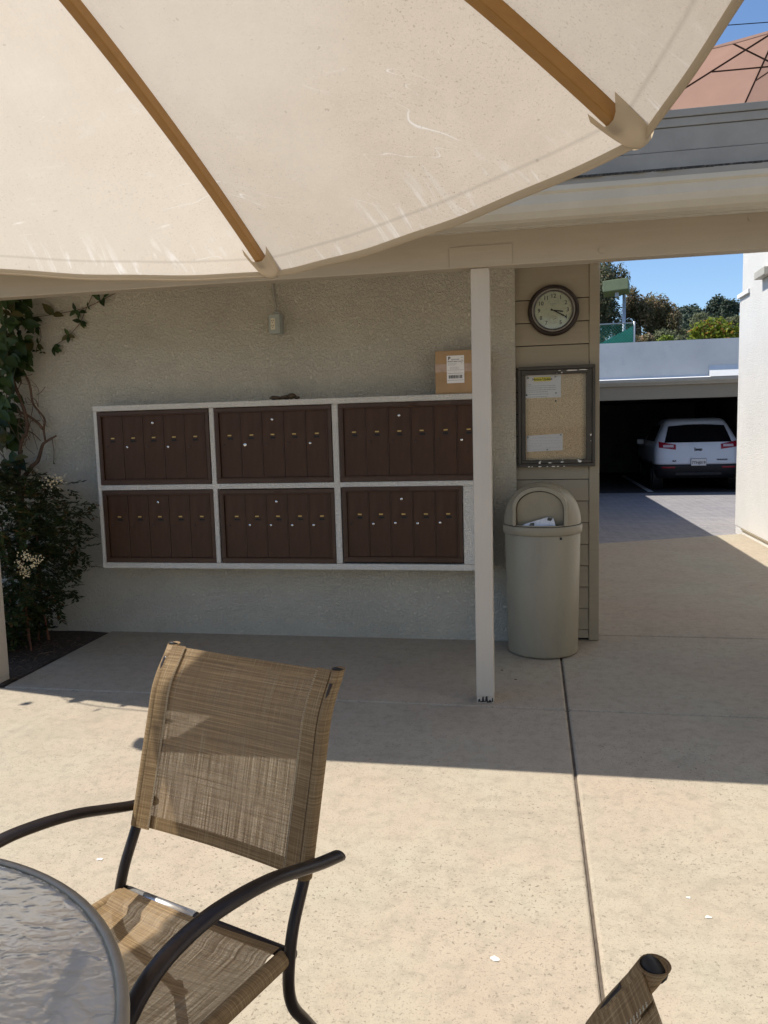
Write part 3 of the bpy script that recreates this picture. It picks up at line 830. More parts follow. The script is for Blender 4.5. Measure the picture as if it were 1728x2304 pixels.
def hand(nm, deg, l, tail, w, y, parent, x0=CX, z0=CZ):
    a = R(90 - deg); M_ = Matrix.Translation((x0, y, z0)) @ Matrix.Rotation(-a, 4, 'Y')
    MB().prism([(-tail, -w * .55), (-tail, w * .55), (0, w * .45), (l * .86, w * .62), (l, 0), (l * .86, -w * .62), (0, -w * .45)], -.0008, .0008, 'Y')
    mb = MB().prism([(-tail, -w * .55), (-tail, w * .55), (0, w * .4), (l * .84, w * .6), (l, 0), (l * .84, -w * .6), (0, -w * .4)], -.0007, .0007, 'Y')
    mb.v = [tuple(M_ @ Vector(p)) for p in mb.v]
    mb.build(nm, 'ink', parent)
hand('hour_hand', 99, .068, .018, .0075, DY - .003, ck); hand('minute_hand', 119, .090, .020, .0075, DY - .006, ck)
hand('second_hand', 62, .020, .004, .002, DY - .001, ck, SX, SZ)
MB().lathe([(0, .0365), (.06, .0360), (.1215, .0335)], 48, MC).build('cover_glass', 'clear', ck)

# ------------------------------------------------------------------ notice board and its sheets
nb = thing('notice_board', 'dark framed glazed cork notice board with chipped paint on the siding', 'notice board', (.16, 5.42, 1.2))
bx0, bx1, bz0, bz1 = -.090, .412, 1.203, 1.871
of = MB(); of.box(bx0, bx1, 5.362, 5.4235, bz1 - .022, bz1); of.box(bx0, bx1, 5.362, 5.4235, bz0, bz0 + .022); of.box(bx0, bx0 + .02, 5.363, 5.4235, bz0 + .022, bz1 - .022); of.box(bx1 - .02, bx1, 5.363, 5.4235, bz0 + .022, bz1 - .022)
of.build('case', 'dark_frame', nb, bevel=.003)
df_ = MB(); ix0, ix1, iz0, iz1 = bx0 + .022, bx1 - .022, bz0 + .024, bz1 - .024
gx0, gx1, gz0, gz1 = -.041, .354, 1.250, 1.816
df_.box(ix0, ix1, 5.366, 5.39, gz1, iz1); df_.box(ix0, ix1, 5.366, 5.39, iz0, gz0); df_.box(ix0, gx0, 5.3665, 5.39, gz0, gz1); df_.box(gx1, ix1, 5.3665, 5.39, gz0, gz1)
dfo = df_.build('door_frame', 'dark_frame', nb, bevel=.003)
MB().lathe([(0, .006), (.009, .006), (.010, 0)], 16, Matrix.Translation((.372, 5.366, 1.545)) @ RX).build('lock', 'dark_frame', dfo)
rng = random.Random(9)
def chip(x, z, w, h, y):
    n = 9; pts = []
    for i in range(n):
        a = 2 * math.pi * i / n; k = rng.uniform(.6, 1.0); pts.append((x + w / 2 * k * math.cos(a), z + h / 2 * k * math.sin(a)))
    MB().prism(pts, y, y + .002, 'Y').build('paint_chip', 'chip', dfo)
for x, z, w, h in ((.26, 1.838, .10, .010), (.335, 1.839, .075, .009), (.182, 1.839, .022, .006), (.196, 1.826, .012, .011), (.165, 1.822, .006, .005), (.05, 1.232, .022, .026), (.055, 1.241, .01, .012),
                   (.118, 1.231, .034, .008), (.196, 1.235, .026, .010), (.20, 1.25, .008, .006), (.312, 1.238, .032, .022), (.302, 1.247, .012, .012), (.383, 1.412, .014, .016), (.384, 1.372, .006, .007)):
    chip(x, z, w, h, 5.3648)
for x, w in ((-.02, .02), (.0, .012), (.05, .03), (.10, .014), (.14, .03), (.17, .02), (.21, .016)):
    chip(x, 1.206, w, .008, 5.3608)
MB().box(gx0 - .005, gx1 + .005, 5.412, 5.421, gz0 - .005, gz1 + .005).build('cork_panel', 'cork', nb)
MB().add([(gx0 - .003, 5.379, gz0 - .003), (gx1 + .003, 5.379, gz0 - .003), (gx1 + .003, 5.379, gz1 + .003), (gx0 - .003, 5.379, gz1 + .003)], [(0, 1, 2, 3)]).build('pane', 'clear', nb)
pin_me = MB().lathe([(0, .006), (.0055, .005), (.006, .002), (.004, 0)], 10, RX).mesh('push_pin', 'outlet_grey', True)
pin_bk = MB().lathe([(0, .006), (.0055, .005), (.006, .002), (.004, 0)], 10, RX).mesh('push_pin', 'ink', True)
s1 = thing('notice_sheet', 'white printed notice with yellow highlighted heading pinned to the cork', 'notice', (.076, 5.411, 1.665))
sp = MB().box(-.039, .192, 5.4095, 5.4112, 1.666, 1.817).build('paper', 'paper', s1)
MB().box(.014, .126, 5.4088, 5.4094, 1.776, 1.803).build('highlight', 'highlight', s1)
put(text('Notice Update', .0215, 'ink', bold=.0004), .070, 5.4084, 1.789, sp)
gt = MB(); rng = random.Random(21)
for z, xe in ((1.756, -.002), (1.7455, .158), (1.7325, .160), (1.719, .162), (1.7055, .105), (1.690, .110), (1.673, .103)):
    greek(gt, -.020, xe, z, .0040, 5.4092, rng, .005, .018)
gt.build('printed_text', 'faint_ink', sp)
for x, z, me in ((-.024, 1.800, pin_me), (.155, 1.802, pin_me), (.160, 1.695, pin_me), (-.034, 1.686, pin_bk)):
    o = link('push_pin', me, s1, loc=Vector((x, 5.4092, z)) - s1.location)
s2 = thing('notice_sheet', 'white handwritten note card pinned low on the cork board', 'notice', (.081, 5.411, 1.306))
MB().add([(-.036, 5.4112, 1.305), (.203, 5.4112, 1.312), (.203, 5.4112, 1.424), (-.036, 5.4112, 1.413), (-.036, 5.4096, 1.305), (.203, 5.4096, 1.312), (.203, 5.4096, 1.424), (-.036, 5.4096, 1.413)],
         [(0, 3, 2, 1), (4, 5, 6, 7), (0, 1, 5, 4), (3, 7, 6, 2), (0, 4, 7, 3), (1, 2, 6, 5)]).build('paper', 'paper', s2)
hw = MB()
for z, xa, xe in ((1.398, .005, .188), (1.379, -.02, .192), (1.361, -.02, .194), (1.344, -.02, .04), (1.333, .09, .19), (1.321, .01, .12)):
    x = xa
    while x < xe:
        w = rng.uniform(.006, .022); n = max(2, int(w / .004))
        hw.tube([(x + w * i / n, 5.4093, z + rng.uniform(-.003, .003)) for i in range(n + 1)], .0006, 4); x += w + .006
hw.build('handwriting', 'faint_ink', s2)
for x, z in ((-.027, 1.403), (.190, 1.415), (.101, 1.318)):
    link('push_pin', pin_me, s2, loc=Vector((x, 5.4092, z)) - s2.location)
tag(link('push_pin', pin_bk, None, loc=(.158, 5.412, 1.642)), 'black push pin stuck alone in the cork board', 'push pin')

# ------------------------------------------------------------------ trash can
TX, TY = .062, 5.160
tc = thing('trash_can', 'taupe domed trash can with swing flap standing against the siding', 'trash can', (TX, TY, 0))
MTc = Matrix.Translation((TX, TY, 0))
MB().lathe([(0, .004), (.205, .004), (.222, .008), (.226, .02), (.243, .838), (.238, .845), (.232, .82), (.215, .03), (0, .03)], 64, MTc).build('bin_body', 'can', tc, True)
MB().lathe([(.249, .795), (.253, .80), (.255, .842), (.251, .850), (.244, .850), (.244, .795)], 64, MTc, True).build('bin_collar', 'can', tc, True)
MB().lathe([(.2470, .8505), (.2485, .852), (.2470, .8545), (.2440, .852)], 64, MTc, True).build('collar_seam', 'ink', tc)
# dome: hemisphere-like with an arched opening facing the camera side
oa = R(-95)      # opening faces roughly -Y, a touch left
def dome_r(z):    # radius at height above collar (0..0.272)
    t = min(1, max(0, z / .272)); return .246 * math.sqrt(max(0, 1 - t ** 2.25))
def arch_half(z):  # half width of the opening in metres at height z above the collar
    if z > .250 or z < .010: return 0
    if z < .125: return .164
    return .164 * math.sqrt(max(0, 1 - ((z - .125) / .127) ** 2)) ** .9
dm = MB(); nz, na = 34, 120
idx = {}
for i in range(nz + 1):
    z = .272 * math.sin(math.pi / 2 * i / nz)
    for j in range(na):
        a = 2 * math.pi * j / na; r_ = dome_r(z)
        idx[i, j] = len(dm.v); dm.v.append((TX + r_ * math.cos(a), TY + r_ * math.sin(a), .848 + z))
for i in range(nz):
    for j in range(na):
        zc = .272 * math.sin(math.pi / 2 * (i + .5) / nz); a = 2 * math.pi * (j + .5) / na; r_ = dome_r(zc)
        lat = r_ * math.sin(a - oa); front = math.cos(a - oa) > .2
        if front and abs(lat) < arch_half(zc): continue
        dm.f.append((idx[i, j], idx[i, (j + 1) % na], idx[i + 1, (j + 1) % na], idx[i + 1, j]))
do = dm.build('bin_dome', 'can', tc, True)
sm_ = do.modifiers.new('thick', 'SOLIDIFY'); sm_.thickness = .006; sm_.offset = -1
# arched hood standing proud around the flap
fd = Vector((math.cos(oa), math.sin(oa), 0)); sd = Vector((-fd.y, fd.x, 0)); O_ = Vector((TX, TY, .848))
arch = [(-.168, .010)] + [(-.168, .06), (-.168, .125)] + [(-.168 * math.cos(R(a)), .125 + .130 * math.sin(R(a))) for a in range(6, 180, 6)] + [(.168, .125), (.168, .06), (.168, .010)]
hood = MB(); n = len(arch); fr_d = .212
for (l, z), k in ((p, q) for q in range(4) for p in arch):
    dx, dd = ((1.0, .06), (1.0, fr_d), (.88, fr_d + .001), (.87, .10))[k]
    c0 = (0, .09)
    ll = l * dx; zz_ = z if k < 2 else (.012 + (z - .012) * .89)
    hood.v.append(tuple(O_ + sd * ll + fd * dd + Vector((0, 0, zz_))))
for k in range(3):
    for i in range(n - 1): hood.f.append((k * n + i, k * n + i + 1, (k + 1) * n + i + 1, (k + 1) * n + i))
hood.build('flap_hood', 'can', tc, False, bevel=.003)
fl = MB(); inner = [(l * .852, .012 + (z - .012) * .868) for l, z in arch]
k = len(inner)
for dd in (.188, .182):
    for l, z in inner: fl.v.append(tuple(O_ + sd * l + fd * (dd - (z - .06) * -.05 - .03 * (1 - z / .2)) + Vector((0, 0, z))))
fl.f.append(tuple(range(k))); fl.f.append(tuple(range(2 * k - 1, k - 1, -1)))
for i in range(k): fl.f.append((i, (i + 1) % k, k + (i + 1) % k, k + i))
fl.build('swing_flap', 'can', tc)
MB().lathe([(0, .006), (.007, .005), (.008, 0)], 12, Matrix.Translation(O_ + Vector((math.cos(R(-63)) * .2445, math.sin(R(-63)) * .2445, -.070))) @ Matrix.Rotation(R(27), 4, 'Z') @ RX).build('bolt', 'ink', tc, True)
# newspaper poking out of the flap
nw = thing('newspaper', 'folded newspaper sticking out of the trash can flap', 'newspaper', tuple(O_ + fd * .20))
def npage(nm, mat, pts, y0, y1):
    mb = MB()
    for dd in (y0, y1):
        for l, z in pts: mb.v.append(tuple(O_ + sd * l + fd * dd + Vector((0, 0, z))))
    q = len(pts); mb.f = [tuple(range(q)), tuple(range(2 * q - 1, q - 1, -1))] + [(i, (i + 1) % q, q + (i + 1) % q, q + i) for i in range(q)]
    mb.build(nm, mat, nw)
npage('page', 'news', [(-.115, .008), (.098, .008), (.083, .058), (.05, .064), (-.09, .020)], .196, .203)
npage('printed_photo', 'newsdark', [(-.066, .010), (-.034, .010), (-.034, .030), (-.058, .026)], .2033, .2042)
npage('printed_photo', 'newsdark', [(.046, .044), (.068, .040), (.082, .058), (.05, .064)], .2033, .2042)

# ------------------------------------------------------------------ vine and shrub by the wall
vn = thing('climbing_vine', 'climbing vine with bare twisted stems and green leaves on the stucco wall', 'vine', (-3.75, 5.25, 0))
stem = MB()
stem.tube(spline([(-3.80, 5.20, -.05), (-3.78, 5.22, .5), (-3.76, 5.24, 1.1), (-3.68, 5.25, 1.26), (-3.62, 5.26, 1.32), (-3.58, 5.27, 1.43), (-3.55, 5.28, 1.46), (-3.48, 5.30, 1.50)]), [.024 - .0004 * i for i in range(43)], 8)
stem.build('stem', 'bark', vn, True)
MB().tube(spline([(-3.82, 5.22, .6), (-3.76, 5.25, 1.37), (-3.69, 5.25, 1.53), (-3.69, 5.26, 1.63), (-3.73, 5.27, 1.77), (-3.80, 5.29, 1.94), (-3.85, 5.30, 2.3)]), .013, 8).build('stem', 'bark', vn, True)
MB().tube(spline([(-3.80, 5.28, 2.2), (-3.69, 5.29, 1.95), (-3.66, 5.29, 1.87), (-3.65, 5.30, 1.74), (-3.57, 5.30, 1.63), (-3.58, 5.30, 1.55), (-3.56, 5.28, 1.46)]), .008, 8).build('stem', 'bark', vn, True)
MB().tube(spline([(-3.58, 5.29, 1.55), (-3.62, 5.29, 1.60), (-3.70, 5.28, 1.66), (-3.82, 5.28, 1.70), (-3.98, 5.28, 1.72)]), .010, 8).build('stem', 'bark', vn, True)
rng = random.Random(17)
for i in range(46):
    a = Vector((rng.uniform(-4.02, -3.62), rng.uniform(5.20, 5.31), rng.uniform(1.5, 1.95)))
    d = Vector((rng.uniform(-.08, .16), rng.uniform(-.03, .03), rng.uniform(-.22, .06)))
    b = a + d; b.x = min(b.x, -3.53)
    mid = (a + b) / 2 + Vector((rng.uniform(-.05, .05), rng.uniform(-.03, .03), rng.uniform(-.03, .03)))
    MB().tube(spline([a, mid, b], 4), rng.choice([.0018, .0025, .004]), 5).build('twig', 'twig' if i % 3 else 'bark', vn)
runners = [[(-3.66, 2.375), (-3.46, 2.39), (-3.28, 2.41), (-3.18, 2.43), (-3.07, 2.47), (-2.94, 2.52)],
           [(-3.19, 2.43), (-3.24, 2.34), (-3.26, 2.31), (-3.34, 2.24), (-3.38, 2.21), (-3.48, 2.16)],
           [(-3.13, 2.53), (-3.19, 2.43)], [(-3.66, 2.37), (-3.59, 2.31), (-3.58, 2.22), (-3.61, 2.18), (-3.63, 2.12)],
           [(-3.55, 1.49), (-3.54, 1.39), (-3.55, 1.30)]]
for rn in runners:
    MB().tube(spline([(x, 5.348, z) for x, z in rn] if len(rn) > 2 else [(rn[0][0], 5.352, rn[0][1]), ((rn[0][0] + rn[1][0]) / 2, 5.35, (rn[0][1] + rn[1][1]) / 2), (rn[1][0], 5.352, rn[1][1])], 4), .0028, 5).build('runner', 'twig', vn)
lm = [leaf_mesh('leaf', 'vine_leaf', .075, .045), leaf_mesh('leaf', 'vine_leaf', .11, .075, .2), leaf_mesh('leaf', 'vine_leaf', .05, .026)]
def leaf_at(parent, me, p, dirv, nrm, s=1.0):
    y = Vector(dirv).normalized(); z = Vector(nrm); z = (z - y * z.dot(y)).normalized(); x = y.cross(z)
    o = bpy.data.objects.new('leaf', me); COL.objects.link(o); o.parent = parent
    M_ = Matrix(((x.x, y.x, z.x, 0), (x.y, y.y, z.y, 0), (x.z, y.z, z.z, 0), (0, 0, 0, 1)))
    o.matrix_local = Matrix.Translation(Vector(p) - Vector(parent.location)) @ M_ @ Matrix.Scale(s, 4)
    return o
for (x, z, k, big) in ((-3.46, 2.39, 3, 1.25), (-3.28, 2.41, 3, .9), (-3.245, 2.40, 2, 1.0), (-3.18, 2.43, 2, .7), (-3.08, 2.47, 3, .9), (-3.05, 2.49, 2, .9), (-3.24, 2.325, 4, .8), (-3.35, 2.235, 5, .85),
                       (-3.48, 2.155, 5, 1.0), (-3.61, 2.30, 2, .8), (-3.60, 2.18, 3, .8), (-3.63, 2.13, 3, .7), (-3.57, 2.12, 2, .6), (-3.14, 2.52, 2, .7), (-3.64, 2.36, 3, 1.2), (-3.55, 1.30, 2, .4)):
    for i in range(k):
        a = rng.uniform(0, 6.283); leaf_at(vn, lm[2 if big < .8 else 0], (x, 5.345, z), (math.cos(a), -.35, math.sin(a) - .3), (rng.uniform(-.4, .4), -1, rng.uniform(0, .6)), big * rng.uniform(.8, 1.15))
for i in range(246):
    z = rng.uniform(1.90, 2.54) if i < 150 else rng.uniform(1.2, 1.9)
    xr = -3.66 + (.02 if z > 2.4 else .05 * math.sin(z * 9)) if z > 1.93 else -3.78 - .06 * math.sin(z * 13)
    x = xr - abs(rng.gauss(0, .13)); a = rng.uniform(-2.6, .3)
    leaf_at(vn, lm[rng.choice([0, 1, 1])], (x, rng.uniform(5.10, 5.33), z), (math.cos(a) * .7 + .25, rng.uniform(-.7, .1), math.sin(a)), (rng.uniform(-.5, .6), -1, rng.uniform(-.1, .9)), rng.uniform(.6, 1.3))

for i in range(11):  # unseen leaves on the roof edge, added for their shadows on the paving
    p = Vector((rng.uniform(-4.6, -3.45), 0, rng.uniform(2.58, 2.85))); p.y = 4.18 - .2 * (p.x + 4.0) + rng.gauss(0, .13)
    a = rng.uniform(0, 6.283); leaf_at(vn, lm[rng.choice([0, 1])], p, (math.cos(a), math.sin(a), rng.uniform(-.4, .4)), (rng.uniform(-.4, .4), rng.uniform(-.4, .4), 1), rng.uniform(.8, 1.4))
MB().tube(spline([(-3.9, 5.2, 2.50), (-4.2, 4.55, 2.47), (-4.35, 4.28, 2.60), (-4.1, 4.15, 2.66), (-3.75, 4.10, 2.66), (-3.5, 4.02, 2.70)]), .005, 6).build('runner', 'twig', vn)  # unseen runner added under the shadow-casting leaves
nd_ = thing('nandina_shrub', 'dark leafy shrub with cream flower sprays in the bed by the wall', 'shrub', (-3.7, 4.85, 0))
rng = random.Random(23)
for i in range(15):
    x = rng.uniform(-4.25, -3.45); y = rng.uniform(4.65, 5.1); h = rng.uniform(.6, 1.15)
    MB().tube(spline([(x, y, -.05), (x + rng.uniform(-.06, .06), y, h * .5), (x + rng.uniform(-.12, .14), y + rng.uniform(-.08, .08), h)], 4), .007, 6).build('stem', 'bamboo_red', nd_)
edge = [(-.02, -3.62), (.15, -3.48), (.30, -3.36), (.48, -3.22), (.62, -3.24), (.80, -3.18), (.98, -3.09), (1.08, -3.20), (1.18, -3.36), (1.26, -3.55), (1.36, -3.80)]
def xedge(z):
    for (a, xa), (b, xb) in zip(edge[:-1], edge[1:]):
        if a <= z <= b: return xa + (xb - xa) * (z - a) / (b - a)
    return -3.7
V = []; Fc = []
for sidx in range(1300):
    z = rng.uniform(.02, 1.34); x = xedge(z) - .03 - abs(rng.gauss(0, .36)); y = rng.uniform(4.52, 5.26)
    if x < -4.4: continue
    ax = Vector((rng.uniform(.0, 1.0) if x > xedge(z) - .25 else rng.uniform(-.6, .9), rng.uniform(-.9, .35), rng.uniform(-.35, .45))).normalized()
    L = rng.uniform(.10, .19); sd2 = ax.cross(Vector((0, 0, 1))).normalized(); up2 = sd2.cross(ax)
    for q in range(9):
        t = .25 + .75 * q / 8
        for sg in (-1, 1):
            base = Vector((x, y, z)) + ax * (L * (t - .5)) + up2 * (-.25 * L * t * t)
            ld = (ax * .75 + sd2 * sg * rng.uniform(.5, 1.1) + Vector((0, 0, rng.uniform(-.55, .15)))).normalized()
            ll = rng.uniform(.030, .052); wd = ld.cross(up2 + Vector((rng.uniform(-.5, .5), rng.uniform(-.5, .5), 0))).normalized() * ll * .20
            o_ = len(V)
            V += [base, base + ld * ll * .5 + wd, base + ld * ll, base + ld * ll * .5 - wd]; Fc.append((o_, o_ + 1, o_ + 2, o_ + 3))
fm = bpy.data.meshes.new('foliage'); fm.from_pydata([tuple(v) for v in V], [], Fc); fm.materials.append(MT['nandina'])
fo = link('foliage', fm, nd_); fo['kind'] = 'stuff'
bl_me = None
for (cx, cy, cz, r_, k) in ((-3.232, 4.50, .725, .042, 44), (-3.277, 4.50, .662, .028, 26), (-3.165, 4.50, .700, .045, 44), (-3.245, 4.49, .640, .034, 32), (-3.29, 4.50, .690, .018, 12), (-3.24, 4.50, .600, .024, 16), (-3.19, 4.50, .665, .02, 16), (-3.20, 4.75, 1.19, .06, 30), (-3.14, 4.77, 1.195, .05, 24)):
    mb = MB()
    for i in range(k):
        p = Vector((cx + rng.gauss(0, r_ * .5), cy + rng.gauss(0, r_ * .4), cz + rng.gauss(0, r_ * .42))); s_ = rng.uniform(.0035, .0065)
        mb.add([p + Vector(q) * s_ for q in ((1, 0, 0), (-1, 0, 0), (0, 1, 0), (0, -1, 0), (0, 0, 1), (0, 0, -1))], [(0, 2, 4), (2, 1, 4), (1, 3, 4), (3, 0, 4), (2, 0, 5), (1, 2, 5), (3, 1, 5), (0, 3, 5)])
    mb.build('flower_spray', 'cream', nd_)['kind'] = 'stuff'
# dry straw bits on the soil
st2 = MB(); rng = random.Random(31)
for i in range(140):
    x = rng.uniform(-3.75, -3.2); y = rng.uniform(4.12, 5.2); a = rng.uniform(0, 3.14); l = rng.uniform(.015, .07)
    z = .0
    st2.tube([(x, y, z), (x + math.cos(a) * l / 2, y + math.sin(a) * l / 2, z + rng.uniform(.002, .012)), (x + math.cos(a) * l, y + math.sin(a) * l, z)], .0014, 4)
so_ = st2.build('straw_litter', 'twig'); tag(so_, 'dry straw and twig litter on the dark soil bed', 'litter', kind='stuff')

# ------------------------------------------------------------------ small litter on the paving
rng = random.Random(41)
for i, (x, y, s_, lab, mt_, cat) in enumerate(((-.111, 2.071, .024, 'small white paint splash on the paving near the slab joint', 'chip', 'paint spot'), (-1.518, 2.388, .020, 'small white paint spot on the sunny slab behind the armchair', 'chip', 'paint spot'),
                                     (.475, 2.446, .012, 'tiny white fleck on the plain slab, smaller of a close pair', 'chip', 'paint spot'), (.515, 2.353, .016, 'white fleck on the plain slab, larger of a close pair', 'chip', 'paint spot'),
                                     (-.19, 4.70, .014, 'dark leaf scrap on the concrete beside the wooden post', 'bark', 'leaf scrap'), (-.103, 4.532, .012, 'small dark leaf scrap on the concrete in front of the trash can', 'bark', 'leaf scrap'))):
    pts = []
    for k in range(11):
        a = 2 * math.pi * k / 11; r_ = .75 * s_ * rng.uniform(.45, 1.0); pts.append((x + r_ * math.cos(a), y + r_ * .75 * math.sin(a)))
    tag(MB().prism(pts, .0005, .0025).build('paint_spot' if mt_ == 'chip' else 'leaf_scrap', mt_), lab, cat)

# ------------------------------------------------------------------ chairs
def make_chair(label, loc, th):
    t = thing('sling_chair', label, 'chair', loc, 'sling chairs round the glass table', False)
    t.rotation_euler = (0, 0, th)
    w = .5125 / 2
    prof = spline([(0, .015, .30), (0, .002, .383), (0, -.052, .540), (0, -.118, .766), (0, -.150, .868), (0, -.208, .951)], 6)
    def pp(z):
        for a, b in zip(prof[:-1], prof[1:]):
            if a.z <= z <= b.z: return a.y + (b.y - a.y) * (z - a.z) / max(1e-6, b.z - a.z)
        return prof[-1].y
    for s in (1, -1):
        # upright + rear leg in one bent tube
        pts = spline([(s * (w + .012), -.155, .012), (s * (w + .012), -.085, .12), (s * (w + .010), -.020, .218), (s * (w + .006), .016, .275), (s * (w + .004), .027, .325), (s * (w + .002), .018, .383), (s * w, -.004, .45), (s * w, pp(.54), .54)] + [(s * w, pp(z), z) for z in (.62, .70, .766, .80, .83, .86, .88, .90, .92)], 5)
        MB().tube(pts, .0130, 14).build('upright', 'chair_metal', t, True)
        # arm and front leg in one flattened tube
        ap = spline([(s * .288, -.136, .546), (s * .288, -.06, .566), (s * .288, .02, .592), (s * .289, .10, .617), (s * .290, .20, .637), (s * .290, .30, .645), (s * .288, .40, .628), (s * .285, .47, .575), (s * .280, .50, .48), (s * .278, .515, .30), (s * .278, .535, .012)], 6)
        rr = [.0190] * 42 + [.0165] * (len(ap) - 42)
        MB().tube(ap, rr, 16, flat=.62, up=Vector((0, -.3, 1))).build('armrest', 'chair_metal', t, True)
        for y, sx in ((-.158, w + .012), (.5355, .278)):
            MB().lathe([(.017, .0), (.018, .004), (.017, .022), (.014, .024)], 14, Matrix.Translation((s * sx, y, 0))).build('foot_cap', 'black', t, True)
        # side rail of seat
        MB().tube(spline([(s * .245, .0, .385), (s * .245, .20, .392), (s * .245, .40, .405), (s * .245, .50, .395)], 4), .011, 10).build('seat_rail', 'chair_metal', t, True)
        # sleeve round the upright (double cloth), ends open
        zz = [.536 + (.953 - .536) * i / 22 for i in range(23)]
        sl_ = MB()
        def sleeve(u, v, s=s):
            z = .532 + .421 * v; a = 2 * math.pi * u
            y = pp(z); r_ = .0158
            off = (math.cos(a) * r_ * 1.05, math.sin(a) * r_)
            return (s * w + off[0], y + off[1], z + .010 * (-math.cos(a) * s < 0) * 0)
        sl_.grid(sleeve, 20, 22, lambda u, v: (u * .11, v * .45 + .2))
        slo = sl_.build('side_sleeve', 'sling_solid', t, True, fix=False)
        sm2 = slo.modifiers.new('thick', 'SOLIDIFY'); sm2.thickness = .0016
        MB().lathe([(0, .003), (.0128, .002), (.0142, -.002), (.0135, -.007)], 16, Matrix.Translation((s * w, pp(.9495) - .002, .9505)) @ Matrix.Rotation(R(33), 4, 'X')).build('tube_plug', 'black', t, True)
        # hem flap inside the sleeve
        def flap(u, v, s=s):
            z = .532 + .421 * v; x = s * (w - .010 - u * .042); y = pp(z) + .0155 - u * .004
            return (x, y, z)
        MB().grid(flap, 3, 22, lambda u, v: (u * .045 + .3, v * .45 + .2)).build('sleeve_hem', 'sling_solid', t, True, fix=False)
        stc = MB()
        for rowx in (.0475, .0505):
            for k in range(110):
                z = .536 + .412 * (k / 110)
                stc.box(s * (w - rowx) - .0004, s * (w - rowx) + .0004, pp(z) + .0112, pp(z) + .0124, z, z + .0029)
        stc.build('stitching', 'thread', t)
    # back sling
    def back(u, v):
        z = .536 + .414 * v; x = -w + .012 + (2 * w - .024) * u
        sag = .018 * math.sin(math.pi * u) * (1 - .3 * v)
        return (x, pp(z) + .011 - sag, z - .006 * math.sin(math.pi * u))
    MB().grid(back, 30, 40, lambda u, v: (u * .5, v * .45 + .2)).build('back_sling', 'sling', t, True, fix=False)
    for v0, nm in ((0.0, 'bottom_hem'), (.962, 'top_hem')):
        def hemf(u, v, v0=v0):
            z = .536 + .414 * (v0 + v * (.07 if v0 == 0 else .038)); x = -w + .012 + (2 * w - .024) * u
            return (x, pp(z) + .0125 - .018 * math.sin(math.pi * u) * (1 - .3 * (v0 + v * .04)), z - .006 * math.sin(math.pi * u))
        MB().grid(hemf, 30, 3, lambda u, v, v0=v0: (u * .5, (v0 + v * .05) * .45 + .6)).build(nm, 'sling_solid', t, True, fix=False)
    # seat sling and side rolls
    def seat(u, v):
        x = -.236 + .472 * u; y = .022 + .47 * v
        z = .397 + .016 * v - .028 * math.sin(math.pi * u) * math.sin(math.pi * min(1, v * .9 + .08)) + (.010 * (1 - v) if v < .1 else 0)
        return (x, y, z)
    MB().grid(seat, 30, 34, lambda u, v: (u * .5, v * .47 + 1.2)).build('seat_sling', 'sling', t, True, fix=False)
    for s in (1, -1):
        def roll(u, v, s=s):
            a = R(-100 + 290 * u); y = .022 + .47 * v; zc = .385 + .014 * v
            return (s * (.246 + .019 * math.cos(a)), y, zc + .017 * math.sin(a))
        MB().grid(roll, 14, 20, lambda u, v: (u * .1, v * .47 + 1.2)).build('seat_roll', 'sling_solid', t, True, fix=False)
    # cross bars; a bright metal band paints in the rear bar's sunlit glint
    bar = MB().tube([(-w - .005, .006, .386), (w + .005, .006, .386)], .0125, 14).build('rear_bar', 'chair_metal', t, True)
    MB().tube([(w * .08, .006, .3865), (w * .93, .006, .3865)], .0131, 14).build('glint_band', 'bar_glint', bar, True)
    MB().tube([(-.245, .50, .395), (.245, .50, .395)], .012, 12).build('front_bar', 'chair_metal', t, True)
    return t
make_chair('tan sling chair with sunlit backrest corner, between the glass table and the mailboxes', (-.749, 1.577, 0), 2.805)
ch2 = make_chair('tan sling chair by the slab joint, only a shaded backrest corner showing', (-.080, .508, 0), R(92))

# ------------------------------------------------------------------ glass table
TC = (-1.081, .616)
tb = thing('patio_table', 'round patio table with rippled glass top and taupe metal rim', 'table', (TC[0], TC[1], 0))
MTt = Matrix.Translation((TC[0], TC[1], 0))
MB().lathe([(.022, .722), (.592, .722), (.592, .715), (.022, .715)], 96, MTt, True).build('glass_top', 'table_glass', tb)
MB().lathe([(.589, .712), (.593, .707), (.604, .705), (.609, .712), (.608, .722), (.603, .727), (.596, .7275), (.590, .7245), (.593, .7235), (.593, .714)], 96, MTt, True).build('table_rim', 'table_rim', tb, True)
for k in range(4):
    a = R(45 + 90 * k); c, s = math.cos(a), math.sin(a)
    MB().tube(spline([(TC[0] + c * .56, TC[1] + s * .56, .705), (TC[0] + c * .50, TC[1] + s * .50, .60), (TC[0] + c * .42, TC[1] + s * .42, .3), (TC[0] + c * .52, TC[1] + s * .52, .012)], 6), .014, 12).build('leg', 'table_rim', tb, True)
MB().lathe([(.42, .30), (.43, .31), (.44, .30), (.43, .29)], 48, MTt, True).build('leg_ring', 'table_rim', tb, True)

